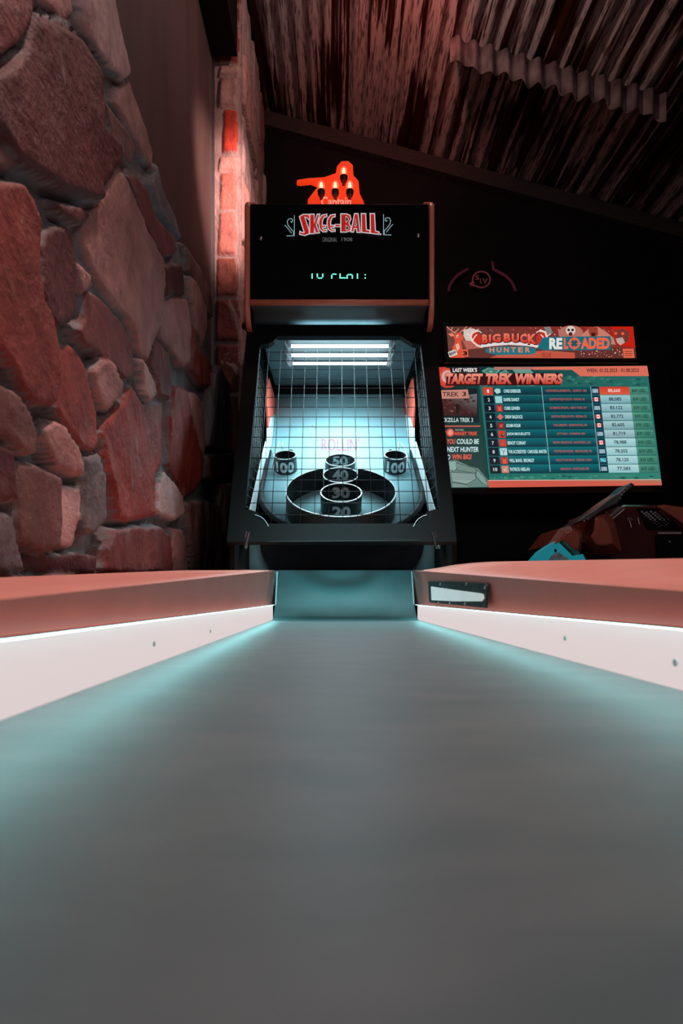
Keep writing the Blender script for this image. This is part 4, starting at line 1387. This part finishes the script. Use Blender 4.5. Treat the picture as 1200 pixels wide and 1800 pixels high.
# target rings and title
scr.poly([(765, 646), (782, 645), (790, 650), (802, 676), (795, 681), (782, 682), (772, 676), (769, 668)], (196, 62, 48))
scr.ellipse(786, 662, 14, 15, (214, 78, 60), 24); scr.ellipse(786, 662, 10, 11, (214, 170, 160), 24); scr.ellipse(787, 662, 6.5, 7.5, (190, 110, 100), 20)
scr.poly([(790, 645.5), (842, 645.5), (843, 656), (792, 656)], (44, 24, 28))
scr.text("LAST WEEK'S", box_text(795, 646.8, 838, 654, 0.06), (236, 230, 228), 0.03, 0.12)
scr.poly([(785, 657), (987, 655.5), (989, 663), (984, 677), (783, 678)], (56, 16, 18))
for word, x0, x1 in (('TARGET', 782.5, 847), ('TREK', 852, 899), ('WINNERS', 903.5, 987.5)):
    scr.text(word, box_text(x0 + 1.5, 656.5, x1 + 1.5, 675.5, -0.02), (238, 150, 130), 0.06, 0.14, col2=(190, 50, 36))
# left column
scr.poly([(771, 683), (838, 683), (842, 742), (779, 742)], (18, 30, 34))
scr.poly([(773, 700), (838, 692), (838, 732), (777, 730)], [(74, 36, 36), (110, 110, 112), (50, 28, 28), (60, 28, 28)])
for k in range(40):
    u = rr2.uniform(776, 836); v = rr2.uniform(698, 729); a = rr2.uniform(1, 4)
    scr.poly([(u - a, v), (u, v - a * .6), (u + a, v), (u, v + a * .6)], rr2.choice([(96, 46, 44), (40, 20, 22), (130, 76, 70), (70, 40, 40)]), up=(k == 0))
scr.poly([(800, 712), (804, 710), (809, 713), (806, 724), (804, 731), (801, 724)], (40, 18, 18))
scr.poly([(773, 686), (822, 684.5), (824, 700), (775, 701)], (196, 130, 116))
scr.text('TREK', box_text(777.5, 689, 806, 697), (30, 18, 20), 0.01)
scr.text('3', box_text(812, 688.5, 819, 696.5), (30, 18, 20), 0.02)
scr.text('BUCKZILLA TREK 3', box_text(767.5, 734.5, 831, 742), (190, 216, 212), 0.02)
scr.stroke([(778, 749.2), (844, 749)], 2.0, (206, 96, 78))
scr.ellipse(791, 760.5, 7, 7.2, (210, 80, 62), 18); scr.ellipse(791.5, 760.5, 4.4, 4.6, (226, 150, 136), 16)
scr.text('THIS WEEK', box_text(799, 754, 815, 757.5), (170, 150, 146), 0.02)
scr.text('TARGET TREK', box_text(794, 758.8, 839, 765.2), (214, 80, 62), 0.05, 0.12)
scr.text('Y', box_text(780.5, 758, 783.5, 763), (180, 200, 198), 0.01, 0.1)
scr.text('YOU', box_text(785, 771.5, 800, 780.5), (220, 96, 74), 0.03, 0.08)
scr.text('COULD BE', box_text(802.5, 771.5, 841.5, 780.5), (196, 224, 220), 0.03, 0.08)
scr.text('NEXT HUNTER', box_text(785.5, 785.5, 841, 794.5), (190, 218, 222), 0.03, 0.08)
scr.text('TO', box_text(781, 799, 791, 808), (186, 210, 224), 0.03, 0.08)
scr.text('WIN BIG!', box_text(794, 798.5, 828.5, 807.5), (222, 96, 74), 0.03, 0.08)
# bundles of notes
mon = [(787, 810), (800, 808), (826, 820), (840, 823), (856, 842), (859, 856), (793, 857)]
scr.poly(mon, (92, 124, 118))
for q, c in (([(788, 811), (800, 810), (808, 818), (798, 828), (790, 826)], (130, 164, 156)), ([(801, 814), (836, 824), (836, 832), (804, 827)], (118, 146, 140)), ([(792, 830), (834, 832), (836, 842), (820, 851), (794, 846)], (134, 158, 152)), ([(838, 826), (852, 840), (858, 855), (846, 848), (836, 836)], (120, 150, 144)), ([(794, 848), (820, 852), (826, 857), (794, 857)], (108, 140, 132))):
    scr.poly(q, c)
    scr.stroke(q, 0.9, (40, 60, 58), True)
for k in range(9):
    scr.stroke([(794, 831 + k * 1.6), (833, 833 + k * 1.3)], 0.4, (84, 110, 104))
    scr.stroke([(804, 817 + k * 1.1), (835, 825.5 + k * .8)], 0.4, (84, 110, 104))
# table
scr.poly([TBL(-0.012, -0.01), TBL(1.0, -0.01), TBL(1.0, 1.0), TBL(-0.012, 1.0)], (34, 96, 92))
names = ['CHRIS EXBERGER', 'DIAPER DANDY', 'CHRIS LEHNEN', 'DREW BALDOCK', 'ADAM HOLM', 'JASON BROUELLETTE', 'BENOIT CORNAY', 'THE ACCREDITED  CAROUSEL MASTER', 'WILL BANG  BROMLEY', 'PATRICK HEELAN']
locs = ["ROCKNROLLERSBOWL - QUINCY, MA", "BOSTON PIZZA SOUTH - REGINA, SK", "ULTIMATE SPORTS - NEW YORK, NY", "BOSTON PIZZA SOUTH - REGINA, SK", "THE GREEN'S - EDMONTON, AB", "JOY'S BAR - CHAMPLIN, MN", "BENNY MANCAVE - MONTREAL, QC", "PORTER BOWLING - MILWAUKEE, WI", "KELLY'S ON KING - SYDNEY, NSW", "MANGO'S - PORTLAND, ME"]
scores = ['88,660', '88,085', '83,122', '82,772', '82,605', '81,719', '78,988', '78,202', '78,120', '77,583']
usd = ['60', '30', '30', '30', '30', '20', '20', '20', '20', '20']
ca = [0, 1, 0, 1, 1, 0, 1, 0, 2, 0]
lw = [0.22, 0.19, 0.20, 0.19, 0.18, 0.15, 0.20, 0.20, 0.19, 0.15]
nw = [0.165, 0.145, 0.14, 0.16, 0.13, 0.21, 0.165, 0.315, 0.225, 0.175]
nw = [x * 0.85 for x in nw]


def tq(s0, t0, s1, t1): return [TBL(s0, t0), TBL(s1, t0), TBL(s1, t1), TBL(s0, t1)]


for r_ in range(10):
    a, b = r_ / 10 + 0.004, (r_ + 1) / 10 - 0.004
    g_ = min(1, r_ / 7)
    top = (10 + int(2 * g_), 84 + int(22 * g_), 92 + int(22 * g_)); bot = (14, 44 + int(6 * g_), 56 + int(8 * g_))
    grad = [top, top, bot, bot]
    scr.poly(tq(0, a, 0.059, b), (206, 66, 48) if r_ == 0 else (10, 24, 36))
    scr.poly(tq(0.059, a, 0.652, b), grad)
    scr.poly(tq(0.652, a, 0.703, b), (16, 52, 66))
    sc1, sc2 = (((206, 60, 42), (216, 88, 66)) if r_ == 0 else ((150 + 6 * r_ // 2, 200, 204), (110 + 4 * r_, 162, 172)))
    scr.poly(tq(0.703, a, 0.885, b), [sc1, sc1, sc2, sc2] if r_ < 6 else [(176, 214, 218)] * 2 + [(140, 190, 196)] * 2)
    scr.poly(tq(0.885, a, 1.0, b), [(84, 150, 128), (70, 140, 118), (52, 112, 98), (60, 118, 102)])
    th, tb_ = a + 0.026, b - 0.026
    n_ = str(r_ + 1)
    scr.text(n_, tq(0.024 if len(n_) == 1 else 0.018, th, 0.036 if len(n_) == 1 else 0.042, tb_), (206, 220, 222), 0.02)
    # avatars
    ac = [(170, 205, 200), (150, 205, 205), (150, 50, 44), (206, 110, 90), (120, 40, 38), (206, 60, 44), (200, 60, 50), (180, 214, 222), (176, 56, 46), (206, 130, 116)][r_]
    if r_ == 3:
        scr.poly([TBL(0.068, (a + b) / 2), TBL(0.089, a + .01), TBL(0.11, (a + b) / 2), TBL(0.089, b - .01)], ac)
    elif r_ == 0:
        scr.poly([TBL(0.066, a + .04), TBL(0.08, a + .015), TBL(0.103, a + .02), TBL(0.106, b - .03), TBL(0.082, b - .012)], ac)
    else:
        scr.poly(tq(0.068, a + .006, 0.110, b - .006), ac)
    if r_ in (2, 8): scr.poly(tq(0.08, a + .02, 0.1, b - .012), (214, 90, 70)); scr.poly(tq(0.086, a + .01, 0.092, a + .03), (60, 26, 24))
    if r_ in (4, 6, 9): scr.ellipse(*TBL(0.09, (a + b) / 2), 3.4, 3.2, (206, 90, 74) if r_ != 9 else (226, 180, 166), 10); scr.stroke([TBL(0.08, a + .03), TBL(0.1, a + .05)], 0.8, (40, 16, 16))
    if r_ == 5: scr.ellipse(*TBL(0.093, b - .035), 3, 3, (30, 30, 32), 12); scr.ellipse(*TBL(0.095, b - .04), 1, 1, (220, 220, 220), 8)
    if r_ == 7: scr.stroke([TBL(0.078, a + .02), TBL(0.09, b - .045), TBL(0.1, a + .02)], 0.9, (30, 60, 70)); scr.stroke([TBL(0.09, b - .045), TBL(0.086, b - .015)], 0.9, (30, 60, 70))
    scr.text(names[r_], tq(0.118 + (0.0 if r_ else 0.006), th, 0.118 + nw[r_] * 0.78 if r_ != 7 else 0.347, tb_), (186, 226, 226), 0.03)
    m_ = 0.503
    scr.text(locs[r_], tq(m_ - lw[r_] / 2 * 1.12, th + .004, m_ + lw[r_] / 2 * 1.12, tb_ - .004), (176, 92, 84), 0.02)
    fq = tq(0.660, th - .002, 0.695, tb_ + .004)
    if ca[r_] == 1:
        scr.poly(fq, (190, 36, 30)); scr.poly(tq(0.668, th - .002, 0.687, tb_ + .004), (226, 222, 222)); scr.ellipse(*TBL(0.6775, (a + b) / 2), 1.4, 1.5, (190, 36, 30), 8)
    elif ca[r_] == 2:
        scr.poly(fq, (70, 170, 186)); scr.stroke([TBL(.664, th + .01), TBL(.69, tb_)], 0.9, (180, 214, 220))
    else:
        scr.poly(fq, (150, 176, 190)); scr.poly(tq(0.660, th - .002, 0.672, (a + b) / 2), (140, 160, 184))
    scr.text(scores[r_], tq(0.755, th - .002, 0.83 if r_ != 9 else 0.835, tb_ + .004), (236, 200, 190) if r_ == 0 else (34, 50, 58), 0.02)
    scr.text('$%s' % usd[r_], tq(0.899, th, 0.934, tb_), (24, 62, 58), 0.02)
    scr.text('USD', tq(0.942, th, 0.981, tb_), (24, 62, 58), 0.02)
scr.stroke([TBL(0, 0.1), TBL(1.0, 0.1)], 0.7, (120, 150, 150))
for s_ in (0.355, 0.652):
    scr.stroke([TBL(s_, 0), TBL(s_, 0.98)], 1.0, (150, 196, 202))
for t in range(1, 10):
    scr.stroke([TBL(0.0, t / 10), TBL(0.703, t / 10)], 0.55, (20, 110, 118))
scr.stroke([TBL(-0.008, 0.0), TBL(-0.008, 1.1)], 0.9, (40, 130, 120))
scr.poly([(856, 844), (1162, 844), (1163, 853), (859, 857)], [(200, 86, 72), (170, 120, 90), (206, 92, 76), (206, 84, 66)])
scr.stroke([(858, 844.5), (1161, 843)], 1.2, (226, 178, 168))
scr.obj('screen_image', colmat('lit_screen', 0.3, 1.0, 0.0), hunt)

# ------------------------------------------------------------------ gun console / second machine at the right
con = empty('driving_arcade_console', (1.35, 2.45, 0), 'low arcade console with glossy brown plastic shells, teal side decal and perforated speaker', 'arcade machine')
M['shell'] = mat('glossy_brown_plastic', (0.46, 0.12, 0.075), 0.2, noise=0.08, scale=6, coat=0.5)
M['shell_dark'] = mat('glossy_dark_red_plastic', (0.10, 0.020, 0.018), 0.22, noise=0.2, scale=6, coat=0.3)
M['teal'] = mat('teal_decal', (0.02, 0.30, 0.38), 0.4, noise=0.10, scale=9, emit=(0.02, 0.45, 0.55), strength=0.30)
C_ = lambda x, y: (920 + x / 4.2857, 840 + y / 4.2857)


def facet(name, outline_, ridge, Y, depth, bulge, m, bev=0.006):
    """rounded plastic shell: outline in front, raised inner facet, extruded back"""
    n = len(outline_)
    back = [P(*C_(*p), Y) + Vector((0, depth, 0)) for p in outline_]
    mid = [P(*C_(*p), Y) for p in outline_]
    k = len(ridge)
    fr_ = [P(*C_(*p), Y - bulge) for p in ridge]
    g = G()
    vs = back + mid + fr_
    fs = [list(range(n))]
    fs += [(i, (i + 1) % n, n + (i + 1) % n, n + i) for i in range(n)]
    if k == n:
        fs += [(n + i, n + (i + 1) % n, 2 * n + (i + 1) % n, 2 * n + i) for i in range(n)]
    fs += [[2 * n + i for i in range(k)]]
    g.add(vs, fs)
    return g.obj(name, m, con, bevel=bev, seg=3)


def shrink(pts, f, dx=0, dy=0):
    cx_ = sum(p[0] for p in pts) / len(pts); cy_ = sum(p[1] for p in pts) / len(pts)
    return [(cx_ + (x - cx_) * f + dx, cy_ + (y - cy_) * f + dy) for x, y in pts]


sh1 = [(165, 520), (275, 378), (345, 360), (440, 402), (440, 520), (425, 590), (370, 590), (250, 480)]
facet('left_shell', sh1, shrink(sh1, 0.62, 20, -10), 2.30, 0.22, 0.05, M['shell'])
sh2 = [(522, 256), (625, 254), (690, 330), (745, 560), (650, 585), (540, 585), (462, 480), (502, 412)]
facet('right_shell', sh2, shrink(sh2, 0.6, -10, -20), 2.34, 0.25, 0.06, M['shell'])
tl = [(30, 640), (100, 560), (170, 512), (250, 470), (370, 588), (448, 575), (480, 640)]
facet('side_decal', tl, shrink(tl, 0.93), 2.27, 0.02, 0.004, M['teal'], 0.001)
M['pale'] = mat('pale_print', (0.45, 0.62, 0.64), 0.5, noise=0.4, scale=60)
G().prism([P(*C_(*p), 2.262) for p in ((185, 620), (205, 590), (250, 560), (280, 568), (300, 590), (330, 600), (340, 618))], (0, -0.001, 0)).obj('decal_cloud', M['pale'], con)
G().prism([P(*C_(*p), 2.262) for p in ((228, 545), (240, 532), (250, 545), (246, 560), (236, 562))], (0, -0.001, 0)).obj('decal_mark', M['black'], con)
body = [(455, 660), (455, 560), (600, 320), (745, 202), (1010, 205), (1060, 198), (1240, 222), (1240, 660)]
facet('console_body', body, shrink(body, 0.9), 2.46, 0.35, 0.03, M['shell_dark'], 0.01)
bar = [(1000, 214), (1062, 202), (1245, 226), (1245, 400), (1190, 345), (1050, 250)]
facet('red_frame', bar, shrink(bar, 0.8), 2.40, 0.04, 0.02, M['shell'], 0.004)
flap = [(350, 362), (430, 300), (520, 250), (640, 160), (720, 110), (790, 45), (812, 36), (838, 52), (762, 118), (712, 192), (590, 252), (480, 325)]
M['flap'] = mat('smoked_plastic', (0.10, 0.12, 0.115), 0.25, noise=0.3, scale=20)
facet('gun_cover', flap, shrink(flap, 0.85), 2.30, 0.10, 0.02, M['flap'], 0.003)
for x, y in ((795, 60), (755, 105), (725, 155), (738, 128), (485, 310), (455, 325), (775, 80)):
    G().lathe(P(*C_(x, y), 2.283), (0, -1, 0), [(0, -0.002), (0.004, 0), (0.003, 0.004), (0, 0.005)], 10, closed=False).obj('rivet', M['clip'], con, smooth=True)
# perforated grille
G().prism([P(*C_(*p), 2.42) for p in ((860, 225), (1010, 232), (1150, 330), (1170, 385), (940, 385))], (0, 0.02, 0)).obj('speaker_grille', M['black'], con)
g2 = G()
for i in range(9):
    for j in range(5):
        x = 890 + j * 34 + i * 16; y = 255 + i * 14 + (j % 2) * 5
        if x < 1120 - 0 and y < 372 and i + j < 10:
            q = P(*C_(x, y), 2.417)
            g2.tube([q, q + Vector((0, -0.002, 0))], 0.0045 if i < 5 and j < 5 else 0.002, 8)
g2.obj('grille_perforations', M['clip'], con)
g2 = G().prism([P(*C_(*p), 2.415) for p in ((1008, 410), (1185, 408), (1185, 422), (1012, 422))], (0, -0.002, 0))
g2.obj('label_strip', M['clip'], con)
G().prism([P(*C_(*p), 2.418) for p in ((1000, 430), (1245, 430), (1245, 600), (1010, 600))], (0, 0.02, 0)).obj('coin_door', M['black'], con)
q = P(*C_(1097, 480), 2.415)
G().tube([q, q + Vector((0, -0.004, 0))], 0.004, 10).obj('coin_lock', M['clip'], con)
g2 = G()
for p in (((785, 300), (800, 330), (812, 372)), ((800, 300), (820, 320)), ((860, 300), (872, 350))):
    g2.tube([P(*C_(*a), 2.40) for a in p], 0.002, 6)
g2.obj('wiring', M['clip'], con)
G().box((1.02, 2.42, 0), (1.55, 2.80, ZE + 0.12)).obj('pedestal', M['black'], con, bevel=0.01)

# ------------------------------------------------------------------ dim neon sign on the back wall
neon = empty('neon_sign', (P(845, 0, 4.34).x, 4.37, P(0, 490, 4.34).z), 'dim dark red neon sign with lettered ring and arcs on the back wall', 'neon sign')
M['neon'] = mat('dim_red_neon', (0.10, 0.02, 0.03), 0.5, noise=0.1, emit=(0.30, 0.045, 0.06), strength=0.22)
YN = 4.34
M['neon2'] = mat('faint_red_neon', (0.06, 0.01, 0.02), 0.5, noise=0.1, emit=(0.2, 0.02, 0.05), strength=0.16)
D = lambda x, y: P(760 + x / 6, 420 + y / 6, YN)
G().tube([D(*p) for p in ((170, 548), (178, 500), (210, 440), (260, 385), (320, 345), (375, 315))], 0.010, 8).obj('left_arc', M['neon2'], neon, smooth=True)
G().tube([D(*p) for p in ((632, 240), (640, 320), (690, 345), (770, 390), (830, 450), (862, 510), (875, 550))], 0.010, 8).obj('right_arc', M['neon2'], neon, smooth=True)
pts = [D(515 + 92 * math.cos(a), 428 + 84 * math.sin(a)) for a in [2.6 + k * (2 * math.pi - 0.55) / 30 for k in range(31)]]
G().tube(pts, 0.006, 8).obj('ring', M['neon'], neon, smooth=True)
for ch2, x0, y0, x1, y1 in (('S', 450, 382, 490, 432), ('L', 500, 418, 525, 468), ('V', 528, 415, 582, 470)):
    vs2, fs2 = text_geo(ch2, 0.02, 0, 0)
    obj('neon_letter', [D(x0 + (x1 - x0) * x, y1 - (y1 - y0) * y) + Vector((0, 0.0, 0)) for x, y in vs2], fs2, M['neon'], neon)
st = []
for k in range(10):
    a = -math.pi / 2 + k * math.pi / 5
    rr_s = 32 if k % 2 == 0 else 14
    st.append(D(415 + rr_s * math.cos(a), 472 + rr_s * math.sin(a)))
G().prism(st, (0, 0.006, 0)).obj('star', M['neon'], neon)
G().tube([D(430, 490), D(470, 500)], 0.006, 8).obj('star_link', M['neon'], neon)
G().tube([D(515, 345), D(515, 345) + Vector((0, 0.04, 0))], 0.004, 6).obj('standoff', M['black'], neon)
